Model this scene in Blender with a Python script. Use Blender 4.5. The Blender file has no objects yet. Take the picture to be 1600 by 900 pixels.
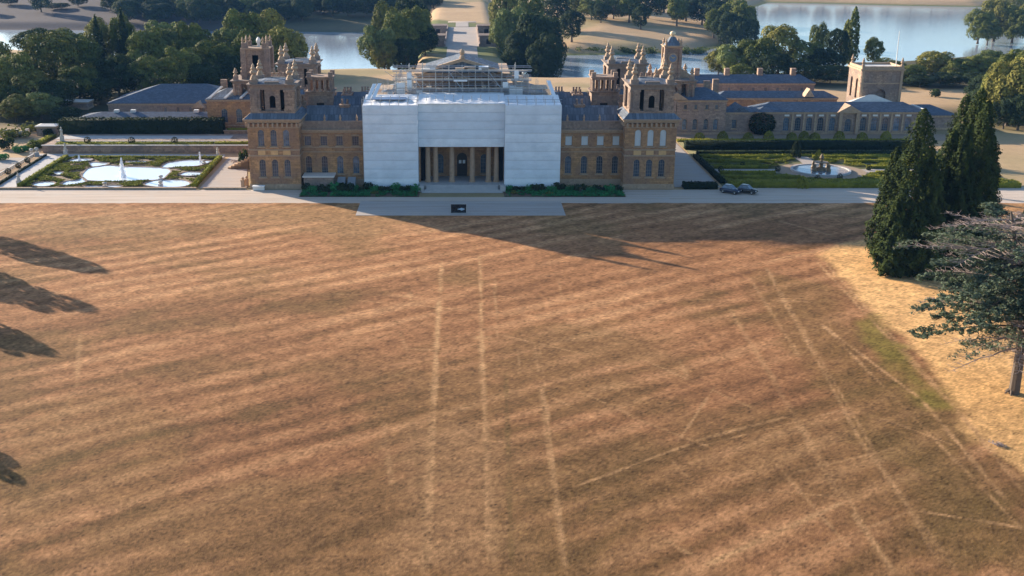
import bpy, math, random
import numpy as np
from mathutils import Vector, Matrix

# ------------------------------------------------------------------ camera, sky, sun, exposure
scene = bpy.context.scene
COL = scene.collection
R = math.radians
CAM_D, CAM_H, PITCH, FPX = 245.0, 56.5, R(18.2), 1700.0
cam_data = bpy.data.cameras.new('camera')
cam = bpy.data.objects.new('camera', cam_data); COL.objects.link(cam)
cam.location = (0, -CAM_D, CAM_H)
cam.rotation_euler = (math.pi/2 - PITCH, 0, 0)
cam_data.sensor_width = 36; cam_data.lens = 36*FPX/1600
cam_data.shift_x = 78/1600
cam_data.clip_start = 1; cam_data.clip_end = 12000
scene.camera = cam

SUN_EL = R(15.2)
SUN_DIR = Vector((-0.776*math.cos(SUN_EL), 0.631*math.cos(SUN_EL), math.sin(SUN_EL)))   # towards the sun
world = bpy.data.worlds.new('World'); scene.world = world; world.use_nodes = True
wn = world.node_tree
sky = wn.nodes.new('ShaderNodeTexSky'); sky.sky_type = 'NISHITA'; sky.sun_disc = False
sky.sun_elevation = SUN_EL
sky.sun_rotation = math.atan2(SUN_DIR.x, SUN_DIR.y)
sky.air_density = 1.0; sky.dust_density = 0.8; sky.ozone_density = 3.0
wn.links.new(sky.outputs[0], wn.nodes['Background'].inputs[0])
wn.nodes['Background'].inputs[1].default_value = 0.105
sun_data = bpy.data.lights.new('sun', 'SUN'); sun_data.energy = 5.0; sun_data.angle = R(0.55)
sun_data.color = (1.0, 0.84, 0.66)
sun = bpy.data.objects.new('sun', sun_data); COL.objects.link(sun)
sun.rotation_euler = (-SUN_DIR).to_track_quat('-Z', 'Y').to_euler()
sun.location = (-200, 150, 120)
scene.view_settings.view_transform = 'Standard'; scene.view_settings.look = 'None'
scene.view_settings.exposure = 1.42; scene.view_settings.gamma = 1.0
scene.view_settings.use_curve_mapping = False
scene.render.engine = 'CYCLES'
scene.cycles.use_denoising = True
scene.cycles.max_bounces = 5; scene.cycles.volume_bounces = 0
scene.cycles.transparent_max_bounces = 6

# ------------------------------------------------------------------ survey helpers: sight lines of the camera -> metres on the site
def ray(x, y):
    s, c = math.sin(PITCH), math.cos(PITCH); u = (x-722)/FPX; v = (450-y)/FPX
    return u, c+v*s, -s+v*c
def gz(x, y, z=0.0):
    r = ray(x, y); t = (z-CAM_H)/r[2]; return (r[0]*t, -CAM_D+r[1]*t)
def gy(x, y, Y):
    r = ray(x, y); t = (Y+CAM_D)/r[1]; return (r[0]*t, CAM_H+r[2]*t)

rng = np.random.default_rng(7); random.seed(7)

# ------------------------------------------------------------------ materials
MATS = {}
def nodes_of(name):
    m = bpy.data.materials.new(name); m.use_nodes = True
    return m, m.node_tree.nodes, m.node_tree.links, m.node_tree.nodes['Principled BSDF']
def N(ns, t, **kw):
    n = ns.new(t)
    for k, v in kw.items(): setattr(n, k, v)
    return n
def mixc(ns, ls, fac, a, b, blend='MIX'):
    n = N(ns, 'ShaderNodeMix', data_type='RGBA', blend_type=blend)
    for sock, v in ((0, fac), (6, a), (7, b)):
        if hasattr(v, 'is_linked') or hasattr(v, 'links'): ls.new(v, n.inputs[sock])
        else: n.inputs[sock].default_value = v if sock == 0 else (*v, 1) if len(v) == 3 else v
    return n.outputs[2]
def ramp(ns, ls, src, p0, p1):
    n = N(ns, 'ShaderNodeMapRange'); n.inputs[1].default_value = p0; n.inputs[2].default_value = p1
    ls.new(src, n.inputs[0]); return n.outputs[0]
def noise_of(ns, ls, vec, scale, detail=3, rough=.6):
    n = N(ns, 'ShaderNodeTexNoise'); n.inputs['Scale'].default_value = scale
    n.inputs['Detail'].default_value = detail; n.inputs['Roughness'].default_value = rough
    if vec is not None: ls.new(vec, n.inputs['Vector'])
    return n.outputs[0]
def bump_of(ns, ls, h, strength, dist, bs):
    b = N(ns, 'ShaderNodeBump'); b.inputs['Strength'].default_value = strength; b.inputs['Distance'].default_value = dist
    ls.new(h, b.inputs['Height']); ls.new(b.outputs[0], bs.inputs['Normal'])

def plain(name, col, rough=.7, var=.25, scale=1.5, bump=0.0, metal=0.0, spec=.3, col2=None, big=.08):
    """a weathered plain material: two scales of noise between two tones"""
    if name in MATS: return MATS[name]
    m, ns, ls, bs = nodes_of(name)
    geo = N(ns, 'ShaderNodeNewGeometry')
    n1 = noise_of(ns, ls, geo.outputs['Position'], scale, 4); n2 = noise_of(ns, ls, geo.outputs['Position'], big, 3)
    lo = tuple(c*(1-var) for c in col); hi = tuple(min(1, c*(1+var)) for c in (col2 or col))
    c1 = mixc(ns, ls, ramp(ns, ls, n1, .3, .7), lo, hi)
    c2 = mixc(ns, ls, ramp(ns, ls, n2, .35, .65), c1, col)
    ls.new(c2, bs.inputs['Base Color'])
    bs.inputs['Roughness'].default_value = rough; bs.inputs['Metallic'].default_value = metal
    bs.inputs['Specular IOR Level'].default_value = spec
    if bump: bump_of(ns, ls, n1, bump, .1, bs)
    MATS[name] = m; return m

def stone(name, col, dark, bw=1.3, rh=.48, stain=.6):
    m, ns, ls, bs = nodes_of(name)
    geo = N(ns, 'ShaderNodeNewGeometry'); P = geo.outputs['Position']
    sep = N(ns, 'ShaderNodeSeparateXYZ'); ls.new(P, sep.inputs[0])
    add = N(ns, 'ShaderNodeMath', operation='ADD'); ls.new(sep.outputs[0], add.inputs[0]); ls.new(sep.outputs[1], add.inputs[1])
    cmb = N(ns, 'ShaderNodeCombineXYZ'); ls.new(add.outputs[0], cmb.inputs[0]); ls.new(sep.outputs[2], cmb.inputs[1])
    br = N(ns, 'ShaderNodeTexBrick'); ls.new(cmb.outputs[0], br.inputs['Vector'])
    br.inputs['Scale'].default_value = 1; br.inputs['Brick Width'].default_value = bw; br.inputs['Row Height'].default_value = rh
    br.inputs['Mortar Size'].default_value = .022; br.inputs['Mortar Smooth'].default_value = .4
    br.inputs['Color1'].default_value = (*[c*.78 for c in col], 1); br.inputs['Color2'].default_value = (*[min(1, c*1.25) for c in col], 1)
    br.inputs['Mortar'].default_value = (*[c*.45 for c in col], 1)
    n1 = noise_of(ns, ls, P, .22, 4); n2 = noise_of(ns, ls, P, 1.7, 5, .7)
    c1 = mixc(ns, ls, ramp(ns, ls, n1, .38, .66), br.outputs[0], dark)
    st = N(ns, 'ShaderNodeMath', operation='MULTIPLY'); ls.new(ramp(ns, ls, n2, .48, .75), st.inputs[0]); st.inputs[1].default_value = stain
    c2 = mixc(ns, ls, st.outputs[0], c1, tuple(c*.4 for c in dark))
    ls.new(c2, bs.inputs['Base Color']); bs.inputs['Roughness'].default_value = .85; bs.inputs['Specular IOR Level'].default_value = .2
    bump_of(ns, ls, br.outputs[1], -.5, .04, bs)
    MATS[name] = m; return m

def leafmat(name, a, b, trans=.35):
    m, ns, ls, bs = nodes_of(name)
    geo = N(ns, 'ShaderNodeNewGeometry'); oi = N(ns, 'ShaderNodeObjectInfo')
    n1 = noise_of(ns, ls, geo.outputs['Position'], .45, 3)
    rnd = N(ns, 'ShaderNodeMath', operation='MULTIPLY_ADD'); ls.new(oi.outputs['Random'], rnd.inputs[0]); rnd.inputs[1].default_value = .5; 
    ls.new(ramp(ns, ls, n1, .3, .7), rnd.inputs[2])
    f = ramp(ns, ls, rnd.outputs[0], .1, 1.3)
    c = mixc(ns, ls, f, a, b)
    ls.new(c, bs.inputs['Base Color']); bs.inputs['Roughness'].default_value = .8; bs.inputs['Specular IOR Level'].default_value = .06
    tr = N(ns, 'ShaderNodeBsdfTranslucent'); ls.new(mixc(ns, ls, .5, c, (.12, .16, .02)), tr.inputs[0])
    mx = N(ns, 'ShaderNodeMixShader'); mx.inputs[0].default_value = trans
    ls.new(bs.outputs[0], mx.inputs[1]); ls.new(tr.outputs[0], mx.inputs[2])
    ls.new(mx.outputs[0], ns['Material Output'].inputs[0])
    MATS[name] = m; return m

def watermat(name, col, rough, wave, bumpd, refl=.5):
    """dark or pale water body under a mirror that strengthens towards grazing view"""
    m, ns, ls, bs = nodes_of(name)
    geo = N(ns, 'ShaderNodeNewGeometry')
    mp = N(ns, 'ShaderNodeMapping'); mp.inputs['Scale'].default_value = (.6, 1.6, 1); ls.new(geo.outputs['Position'], mp.inputs[0])
    n1 = noise_of(ns, ls, mp.outputs[0], wave, 4)
    bs.inputs['Base Color'].default_value = (*col, 1); bs.inputs['Roughness'].default_value = .5; bs.inputs['Specular IOR Level'].default_value = 0
    gl = N(ns, 'ShaderNodeBsdfGlossy'); gl.inputs['Roughness'].default_value = rough; gl.inputs[0].default_value = (.93,.97,1,1)
    fr = N(ns, 'ShaderNodeFresnel'); fr.inputs['IOR'].default_value = refl
    bp = N(ns, 'ShaderNodeBump'); bp.inputs['Strength'].default_value = .35; bp.inputs['Distance'].default_value = bumpd
    ls.new(n1, bp.inputs['Height']); ls.new(bp.outputs[0], gl.inputs['Normal'])
    mx = N(ns, 'ShaderNodeMixShader'); ls.new(fr.outputs[0], mx.inputs[0]); ls.new(bs.outputs[0], mx.inputs[1]); ls.new(gl.outputs[0], mx.inputs[2])
    ls.new(mx.outputs[0], ns['Material Output'].inputs[0])
    MATS[name] = m; return m

STONE = stone('golden_stone', (.45, .25, .115), (.27, .165, .11), stain=.7)
STONE2 = stone('weathered_stone', (.36, .25, .175), (.21, .16, .135), 1.0, .45, .75)
STONE3 = stone('grey_stone', (.34, .25, .195), (.23, .175, .15), 1.0, .4, .6)
TRIM = plain('stone_trim', (.38, .27, .18), .8, .35, 1.8, .3, big=.3)
WARM = plain('warm_panel_stone', (.60, .36, .16), .85, .3, 1.2, .2)
COLUMN = plain('column_stone', (.37, .25, .165), .8, .25, 1.5, .2, big=.3)
DARKW = plain('dark_sash_wood', (.20, .19, .18), .5, .1, 3)
TRIMD = plain('dark_stone_trim', (.25, .19, .15), .85, .4, 1.8, .3, big=.3)
def roofing(name, a, b, w, h):
    """laid roof covering: courses of uneven tone, patches and streaks of weathering"""
    m, ns, ls, bs = nodes_of(name); geo = N(ns, 'ShaderNodeNewGeometry'); P = geo.outputs['Position']
    sep = N(ns, 'ShaderNodeSeparateXYZ'); ls.new(P, sep.inputs[0]); add = N(ns, 'ShaderNodeMath', operation='ADD'); ls.new(sep.outputs[1], add.inputs[0]); ls.new(sep.outputs[2], add.inputs[1])
    cmb = N(ns, 'ShaderNodeCombineXYZ'); ls.new(sep.outputs[0], cmb.inputs[0]); ls.new(add.outputs[0], cmb.inputs[1])
    br = N(ns, 'ShaderNodeTexBrick'); ls.new(cmb.outputs[0], br.inputs['Vector']); br.inputs['Scale'].default_value = 1; br.inputs['Brick Width'].default_value = w; br.inputs['Row Height'].default_value = h
    br.inputs['Mortar Size'].default_value = .04; br.inputs['Color1'].default_value = (*[c*.72 for c in a], 1); br.inputs['Color2'].default_value = (*[c*1.3 for c in a], 1); br.inputs['Mortar'].default_value = (*[c*.4 for c in a], 1)
    n1 = noise_of(ns, ls, P, .35, 5, .7); n2 = noise_of(ns, ls, P, 1.6, 4, .7)
    c = mixc(ns, ls, ramp(ns, ls, n1, .45, .7), br.outputs[0], b); c = mixc(ns, ls, ramp(ns, ls, n2, .58, .8), c, tuple(x*1.7 for x in b))
    ls.new(c, bs.inputs['Base Color']); bs.inputs['Roughness'].default_value = .75; bs.inputs['Specular IOR Level'].default_value = .12
    bump_of(ns, ls, br.outputs[1], -.6, .05, bs); MATS[name] = m; return m
LEAD = roofing('lead_roof', (.13, .155, .19), (.10, .12, .145), .8, 3.0)
SLATE = roofing('slate_roof', (.105, .13, .17), (.085, .10, .125), .7, .45)
PALEROOF = plain('pale_sheet_roof', (.62, .58, .52), .6, .12, 1.0)
def glassmat():
    m, ns, ls, bs = nodes_of('window_glass'); oi = N(ns, 'ShaderNodeObjectInfo'); geo = N(ns, 'ShaderNodeNewGeometry')
    n1 = noise_of(ns, ls, geo.outputs['Position'], 1.1, 3); f = N(ns, 'ShaderNodeMath', operation='MULTIPLY'); ls.new(oi.outputs['Random'], f.inputs[0]); ls.new(ramp(ns, ls, n1, .25, .7), f.inputs[1])
    ls.new(mixc(ns, ls, f.outputs[0], (.025, .035, .05), (.20, .28, .38)), bs.inputs['Base Color']); bs.inputs['Roughness'].default_value = .1; bs.inputs['Specular IOR Level'].default_value = .7  # blue sky reflection put into the pane colour, varying per window
    return m
GLASS = glassmat()
BLIND = plain('white_window_blind', (.55, .6, .62), .5, .15, 1.3)
PAINT = plain('white_window_paint', (.62, .60, .56), .5, .1, 3)
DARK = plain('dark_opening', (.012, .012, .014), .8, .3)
SHEET0 = plain('grey_batten', (.50, .53, .55), .55, .08, .9, .35, spec=.35, big=.35)
TARP = plain('white_tarpaulin', (.80, .80, .79), .5, .06, 1.2, .3)
STEEL = plain('galvanised_tube', (.42, .43, .44), .35, .2, 3, metal=.7)
BOARD = plain('scaffold_board', (.40, .31, .22), .8, .3, 2.0)
def gravel(name, a, b, c):
    m, ns, ls, bs = nodes_of(name); geo = N(ns, 'ShaderNodeNewGeometry'); P = geo.outputs['Position']
    mp = N(ns, 'ShaderNodeMapping'); mp.inputs['Scale'].default_value = (.035, .9, 1); ls.new(P, mp.inputs[0])
    n1 = noise_of(ns, ls, mp.outputs[0], 1.0, 4, .6); n2 = noise_of(ns, ls, P, .25, 4); n3 = noise_of(ns, ls, P, 4.0, 5, .8)
    c1 = mixc(ns, ls, ramp(ns, ls, n1, .35, .68), a, b); c2 = mixc(ns, ls, ramp(ns, ls, n2, .48, .72), c1, c)
    c3 = mixc(ns, ls, ramp(ns, ls, n3, .55, .85), c2, tuple(x*.6 for x in c))
    ls.new(c3, bs.inputs['Base Color']); bs.inputs['Roughness'].default_value = .95; bs.inputs['Specular IOR Level'].default_value = .1
    bump_of(ns, ls, n3, .6, .05, bs); MATS[name] = m; return m
GRAVEL = gravel('pale_gravel', (.57, .47, .38), (.44, .35, .27), (.50, .43, .36))
GRAVELG = gravel('grey_gravel', (.44, .39, .34), (.34, .29, .25), (.38, .35, .32))
PAVE = plain('pale_paving', (.42, .40, .38), .8, .2, 1.0, .2)
SOIL = plain('brown_soil', (.13, .095, .06), .95, .4, 1.2, .5)
BARK = plain('grey_bark', (.11, .085, .065), .9, .4, 3, .6)
DEADWOOD = plain('dead_grey_twigs', (.30, .235, .205), .9, .3, 2)
STATUE = plain('statue_stone', (.45, .42, .37), .8, .3, 3)
SPRAY = plain('white_water_spray', (.85, .87, .9), .6, .05, 4)
LEAF = leafmat('broadleaf_foliage', (.022, .042, .013), (.18, .19, .05), .16)
LEAF2 = leafmat('olive_foliage', (.035, .05, .015), (.26, .235, .06), .16)
LEAFD = leafmat('dark_foliage', (.010, .024, .016), (.045, .065, .026), .16)
CONIF = leafmat('cypress_foliage', (.012, .024, .008), (.050, .066, .015), .08)
CEDAR = leafmat('cedar_foliage', (.06, .09, .065), (.15, .18, .115), .2)
BOX = leafmat('box_hedge_foliage', (.10, .12, .018), (.30, .28, .035), .25)
YEW = leafmat('yew_hedge_foliage', (.008, .016, .010), (.022, .034, .014), .08)
BEDG = leafmat('border_foliage', (.025, .12, .045), (.05, .25, .085), .2)
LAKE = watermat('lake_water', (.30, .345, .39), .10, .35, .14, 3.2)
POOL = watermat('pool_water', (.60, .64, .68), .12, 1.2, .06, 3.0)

def sheetmat():
    m, ns, ls, bs = nodes_of('scaffold_sheeting'); oi = N(ns, 'ShaderNodeObjectInfo'); geo = N(ns, 'ShaderNodeNewGeometry')
    mp = N(ns, 'ShaderNodeMapping'); mp.inputs['Scale'].default_value = (.5, 1, 2.2); ls.new(geo.outputs['Position'], mp.inputs[0])
    n1 = noise_of(ns, ls, mp.outputs[0], 1.6, 5, .7); n2 = noise_of(ns, ls, geo.outputs['Position'], .35, 3)
    a = mixc(ns, ls, oi.outputs['Random'], (.68, .74, .79), (.80, .84, .86)); c = mixc(ns, ls, ramp(ns, ls, n2, .4, .75), a, (.62, .67, .71))
    ls.new(mixc(ns, ls, ramp(ns, ls, n1, .55, .8), c, (.60, .64, .67)), bs.inputs['Base Color']); bs.inputs['Roughness'].default_value = .5
    bump_of(ns, ls, n1, .5, .2, bs); return m
SHEET = sheetmat()

# ------------------------------------------------------------------ mesh helpers
ORIGIN = {}
def link(o, parent=None):
    COL.objects.link(o)
    if parent is not None: o.parent = parent
    return o
def tag(o, label, cat, group=None):
    o['label'] = label; o['category'] = cat
    if group: o['group'] = group
    return o
def kind(o, k): o['kind'] = k; return o
def thing(name, loc, label, cat, group=None, rz=0.0):
    o = bpy.data.objects.new(name, None); o.empty_display_size = .5; link(o)
    o.location = loc; o.rotation_euler.z = rz; ORIGIN[o] = Vector(loc)
    return tag(o, label, cat, group)

class MB:
    def __init__(s): s.v = []; s.f = []
    def add(s, vs, fs):
        n = len(s.v); s.v += [tuple(p) for p in vs]; s.f += [tuple(i+n for i in f) for f in fs]; return s
    def box(s, x0, x1, y0, y1, z0, z1):
        return s.add([(x0,y0,z0),(x1,y0,z0),(x1,y1,z0),(x0,y1,z0),(x0,y0,z1),(x1,y0,z1),(x1,y1,z1),(x0,y1,z1)],
                     [(0,3,2,1),(4,5,6,7),(0,1,5,4),(1,2,6,5),(2,3,7,6),(3,0,4,7)])
    def frus(s, cx, cy, a0, b0, z0, a1, b1, z1):
        return s.add([(cx-a0,cy-b0,z0),(cx+a0,cy-b0,z0),(cx+a0,cy+b0,z0),(cx-a0,cy+b0,z0),(cx-a1,cy-b1,z1),(cx+a1,cy-b1,z1),(cx+a1,cy+b1,z1),(cx-a1,cy+b1,z1)],
                     [(0,3,2,1),(4,5,6,7),(0,1,5,4),(1,2,6,5),(2,3,7,6),(3,0,4,7)])
    def tube(s, p0, p1, r0, r1=None, n=6):
        r1 = r0 if r1 is None else r1
        p0, p1 = Vector(p0), Vector(p1); d = (p1-p0)
        if d.length < 1e-5: return s
        d.normalize(); a = d.orthogonal().normalized(); b = d.cross(a)
        vs = []
        for p, r in ((p0, r0), (p1, r1)):
            for i in range(n):
                t = 2*math.pi*i/n; vs.append(p+a*math.cos(t)*r+b*math.sin(t)*r)
        fs = [(i, (i+1) % n, n+(i+1) % n, n+i) for i in range(n)]+[tuple(range(n-1, -1, -1)), tuple(range(n, 2*n))]
        return s.add(vs, fs)
    def lathe(s, cx, cy, prof, n=8):
        vs = []; fs = []
        for r, z in prof:
            for i in range(n):
                t = 2*math.pi*(i+.5)/n; vs.append((cx+r*math.cos(t), cy+r*math.sin(t), z))
        for k in range(len(prof)-1):
            for i in range(n):
                fs.append((k*n+i, k*n+(i+1) % n, (k+1)*n+(i+1) % n, (k+1)*n+i))
        fs += [tuple(range(n-1, -1, -1)), tuple((len(prof)-1)*n+i for i in range(n))]
        return s.add(vs, fs)
    def prism(s, poly, z0, z1):
        n = len(poly)
        if sum(poly[i][0]*poly[(i+1) % n][1]-poly[(i+1) % n][0]*poly[i][1] for i in range(n)) < 0: poly = poly[::-1]
        return s.add([(x,y,z0) for x,y in poly]+[(x,y,z1) for x,y in poly],
                     [tuple(range(n-1,-1,-1)), tuple(range(n,2*n))]+[(i,(i+1)%n,n+(i+1)%n,n+i) for i in range(n)])
    def hip(s, x0, x1, y0, y1, z0, z1, ix=None, iy=None):
        """hipped roof; ix / iy how far the ridge is set in from the ends"""
        w = x1-x0; d = y1-y0
        ix = min(w/2, d/2) if ix is None else ix; iy = d/2 if iy is None else iy
        a = .12
        return s.add([(x0,y0,z0-a),(x1,y0,z0-a),(x1,y1,z0-a),(x0,y1,z0-a),(x0,y0,z0),(x1,y0,z0),(x1,y1,z0),(x0,y1,z0),
                      (x0+ix,y0+iy,z1),(x1-ix,y0+iy,z1),(x1-ix,y1-iy+.001,z1),(x0+ix,y1-iy+.001,z1)],
                     [(0,3,2,1),(0,1,5,4),(1,2,6,5),(2,3,7,6),(3,0,4,7),(4,5,9,8),(5,6,10,9),(6,7,11,10),(7,4,8,11),(8,9,10,11)])
    def gable(s, x0, x1, y0, y1, z0, z1, axis='y'):
        if axis == 'y':
            xm = (x0+x1)/2
            return s.add([(x0,y0,z0),(x1,y0,z0),(xm,y0,z1),(x0,y1,z0),(x1,y1,z0),(xm,y1,z1)],[(0,1,2),(5,4,3),(0,2,5,3),(1,4,5,2),(0,3,4,1)])
        ym = (y0+y1)/2
        return s.add([(x0,y0,z0),(x0,y1,z0),(x0,ym,z1),(x1,y0,z0),(x1,y1,z0),(x1,ym,z1)],[(2,1,0),(3,4,5),(0,3,5,2),(1,2,5,4),(0,1,4,3)])
    def wall(s, o, u, n, w, z0, z1, ops, depth=.35):
        """wall face from o along u (width w), outward normal n, with real openings (uc, ow, zb, zt, arched) and their reveals"""
        o = Vector((o[0], o[1], 0)); u = Vector((*u, 0)); nn = Vector((*n, 0))
        P = lambda a, z, d=0: tuple(o+u*a+Vector((0,0,z))-nn*d)
        xs = sorted({0, w, *[q[0]-q[1]/2 for q in ops], *[q[0]+q[1]/2 for q in ops]}); zs = sorted({z0, z1, *[q[2] for q in ops], *[q[3] for q in ops]})
        for i in range(len(xs)-1):
            for j in range(len(zs)-1):
                cx, cz = (xs[i]+xs[i+1])/2, (zs[j]+zs[j+1])/2
                if any(abs(cx-q[0]) < q[1]/2 and q[2] < cz < q[3] for q in ops): continue
                s.add([P(xs[i],zs[j]),P(xs[i+1],zs[j]),P(xs[i+1],zs[j+1]),P(xs[i],zs[j+1])],[(0,1,2,3)])
        for uc, ow, zb, zt, ar in ops:
            r = ow/2
            if ar:
                arc = [(uc+r*math.cos(t), zt-r+r*math.sin(t)) for t in np.linspace(0, math.pi, 9)]
                s.add([P(uc+r,zt)]+[P(*q) for q in arc[:5]], [tuple([0]+list(range(5,0,-1)))])
                s.add([P(uc-r,zt)]+[P(*q) for q in arc[4:]], [tuple([0]+list(range(5,0,-1)))])
                out = [(uc-r,zb),(uc+r,zb)]+arc
            else: out = [(uc-r,zb),(uc+r,zb),(uc+r,zt),(uc-r,zt)]
            m = len(out); s.add([P(*q) for q in out]+[P(*q,depth) for q in out],[(i,(i+1)%m,m+(i+1)%m,m+i) for i in range(m)])
        return s
    def mesh(s, name, off=(0,0,0), smooth=False):
        me = bpy.data.meshes.new(name); ox, oy, oz = off
        me.from_pydata([(x-ox,y-oy,z-oz) for x,y,z in s.v], [], s.f); me.update()
        if smooth: me.polygons.foreach_set('use_smooth', [True]*len(me.polygons))
        return me
    def build(s, name, mat, parent=None, smooth=False):
        off = ORIGIN[parent] if parent is not None else Vector((0,0,0))
        me = s.mesh(name, off, smooth); me.materials.append(mat)
        o = link(bpy.data.objects.new(name, me), parent); ORIGIN[o] = off
        return o

def npmesh(name, V, F, mat, attr=None, smooth=False):
    """numpy mesh: V (n,3), F (m,k)"""
    me = bpy.data.meshes.new(name); k = F.shape[1]
    me.vertices.add(len(V)); me.vertices.foreach_set('co', V.astype(np.float32).ravel())
    me.loops.add(F.size); me.loops.foreach_set('vertex_index', F.astype(np.int32).ravel())
    me.polygons.add(len(F)); me.polygons.foreach_set('loop_start', np.arange(0, F.size, k, dtype=np.int32))
    me.polygons.foreach_set('loop_total', np.full(len(F), k, dtype=np.int32))
    if smooth: me.polygons.foreach_set('use_smooth', np.ones(len(F), dtype=bool))
    if attr is not None:
        a = me.color_attributes.new('tint', 'FLOAT_COLOR', 'POINT')
        a.data.foreach_set('color', np.c_[attr, np.ones(len(V))].astype(np.float32).ravel())
    me.update(calc_edges=True); me.materials.append(mat); return me

def quads(P, Nn, size, rs, stretch=1.0):
    """leaf quads at points P with normals Nn"""
    n = len(P); t = rs.normal(size=(n,3)); a = np.cross(Nn, t); a /= np.linalg.norm(a, axis=1, keepdims=True)+1e-9
    b = np.cross(Nn, a); b /= np.linalg.norm(b, axis=1, keepdims=True)+1e-9
    s = (size*(.6+.8*rs.random(n)))[:, None]; a = a*s*stretch; b = b*s
    V = np.stack([P-a*.5, P-b*.4+a*.05, P+a*.5, P+b*.4], 1).reshape(-1,3)
    return V, np.arange(4*n).reshape(-1,4)

def vnoise(x, y, seed):
    """smooth 2-D value noise in numpy"""
    r = np.random.default_rng(seed).random((256,256))
    xi = np.floor(x).astype(int); yi = np.floor(y).astype(int); fx = x-xi; fy = y-yi
    fx = fx*fx*(3-2*fx); fy = fy*fy*(3-2*fy)
    g = lambda i, j: r[(xi+i) & 255, (yi+j) & 255]
    return (g(0,0)*(1-fx)+g(1,0)*fx)*(1-fy)+(g(0,1)*(1-fx)+g(1,1)*fx)*fy
def fbm(x, y, seed, o=4):
    return sum(vnoise(x*2**k+17*k, y*2**k+5*k, seed+k)*.5**k for k in range(o))/sum(.5**k for k in range(o))
def sstep(a, b, x): t = np.clip((x-a)/(b-a), 0, 1); return t*t*(3-2*t)

# ------------------------------------------------------------------ terrain, lake
LZ = -12.0
lake_px = [(-420,44),(-100,46),(200,48),(430,49),(570,51),(650,60),(700,66),(760,70),(870,87),(1000,85),(1100,80),(1140,70),(1163,52),(1180,30),(1178,12),(1200,4),(1300,6),(1420,9),(1530,11),(1640,9),(1800,8),
           (1800,60),(1640,88),(1560,88),(1480,92),(1400,100),(1190,115),(1100,128),(940,131),(860,132),(780,128),(700,122),(640,118),(560,119),(470,121),(330,104),(150,92),(0,84),(-420,72)]
LAKE_P = np.array([gz(x, y, LZ) for x, y in lake_px])
NEAR = np.array(sorted(map(tuple, LAKE_P[21:])))
def lake_sd(X, Y):
    """signed distance to the shore, positive on land"""
    d = np.full(X.shape, 1e9); ins = np.zeros(X.shape, bool); n = len(LAKE_P)
    for i in range(n):
        (x0,y0),(x1,y1) = LAKE_P[i], LAKE_P[(i+1) % n]
        ex, ey = x1-x0, y1-y0; t = np.clip(((X-x0)*ex+(Y-y0)*ey)/(ex*ex+ey*ey), 0, 1)
        d = np.minimum(d, np.hypot(X-x0-t*ex, Y-y0-t*ey))
        c = ((y0 > Y) != (y1 > Y)) & (X < (x1-x0)*(Y-y0)/(y1-y0+1e-12)+x0); ins ^= c
    return np.where(ins, -d, d)
ISL = gz(1575, 52, LZ)
def height(X, Y):
    X = np.asarray(X, float); Y = np.asarray(Y, float); sd = lake_sd(X, Y)
    south = Y < np.interp(X, NEAR[:,0], NEAR[:,1])+25
    hs = LZ+(12-.06)*sstep(0, 75, sd)
    hn = LZ+np.minimum(sd, 420)*.075+3*sstep(0, 20, sd)
    h = np.where(south, hs, hn); h = np.where(sd < 0, LZ-np.minimum(-sd*.15, 4), h)
    # causeway to the bridge and the island
    cw = (1-sstep(16, 34, np.abs(X)))*(1-sstep(322, 336, Y))*(Y > 150); h = np.maximum(h, LZ-4+(LZ*-1+4-.06)*cw)
    cn = (1-sstep(16, 40, np.abs(X)))*sstep(428, 440, Y); h = np.maximum(h, np.where(cn > .01, (LZ-4)+(3.9+8+4+.02*(Y-430))*cn, -99))
    h = np.maximum(h, LZ+1.8-np.hypot((X-ISL[0])/24, (Y-ISL[1])/12)*2)
    h = h+.8*(fbm(X*.02, Y*.02, 3)-.5)*sstep(10, 60, sd)*sstep(170, 260, Y)
    return np.where(Y < 170, np.maximum(h, -.06), h)
def hgt(x, y): return float(height(np.array([x]), np.array([y]))[0])

gx = np.unique(np.concatenate([np.linspace(-5000,-700,14), np.linspace(-700,-330,38), np.linspace(-330,560,224), np.linspace(560,900,35), np.linspace(900,5000,14)]))
gyv = np.unique(np.concatenate([np.linspace(-900,-300,6), np.linspace(-300,150,24), np.linspace(150,980,208), np.linspace(980,1400,22), np.linspace(1400,8000,16)]))
GX, GY = np.meshgrid(gx, gyv); GZ = height(GX, GY)
nx, ny = len(gx), len(gyv); idx = np.arange(nx*ny).reshape(ny, nx)
F = np.stack([idx[:-1,:-1], idx[:-1,1:], idx[1:,1:], idx[1:,:-1]], -1).reshape(-1,4)
sdg = lake_sd(GX, GY)
dry = np.array([.40, .27, .155]); pale = np.array([.50, .35, .20]); green = np.array([.10, .13, .045]); dull = np.array([.095, .082, .078])
T = dry+(pale-dry)*fbm(GX*.03, GY*.06, 11)[..., None]
T = T+(green-T)*((1-sstep(2, 9, sdg))*.9)[..., None]
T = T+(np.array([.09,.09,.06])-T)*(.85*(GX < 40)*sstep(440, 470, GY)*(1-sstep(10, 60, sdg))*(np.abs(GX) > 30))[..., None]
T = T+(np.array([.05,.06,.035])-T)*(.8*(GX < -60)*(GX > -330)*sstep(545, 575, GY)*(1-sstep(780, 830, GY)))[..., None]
T = T+(np.array([.2,.19,.09])-T)*(.6*sstep(.52, .7, fbm(GX*.02, GY*.03, 31)))[..., None]
T = T+(dull-T)*(sstep(-120, -200, GX)*sstep(380, 430, GY))[..., None]  # shade over the far left field, put into its colour
T = T+(np.array([.045,.05,.028])-T)*(sstep(-58,-66,GX)*sstep(86,92,GY)*(1-sstep(225,245,GY))*.95)[...,None]  # leaf litter and shade under the left wood, both in the tint
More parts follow.
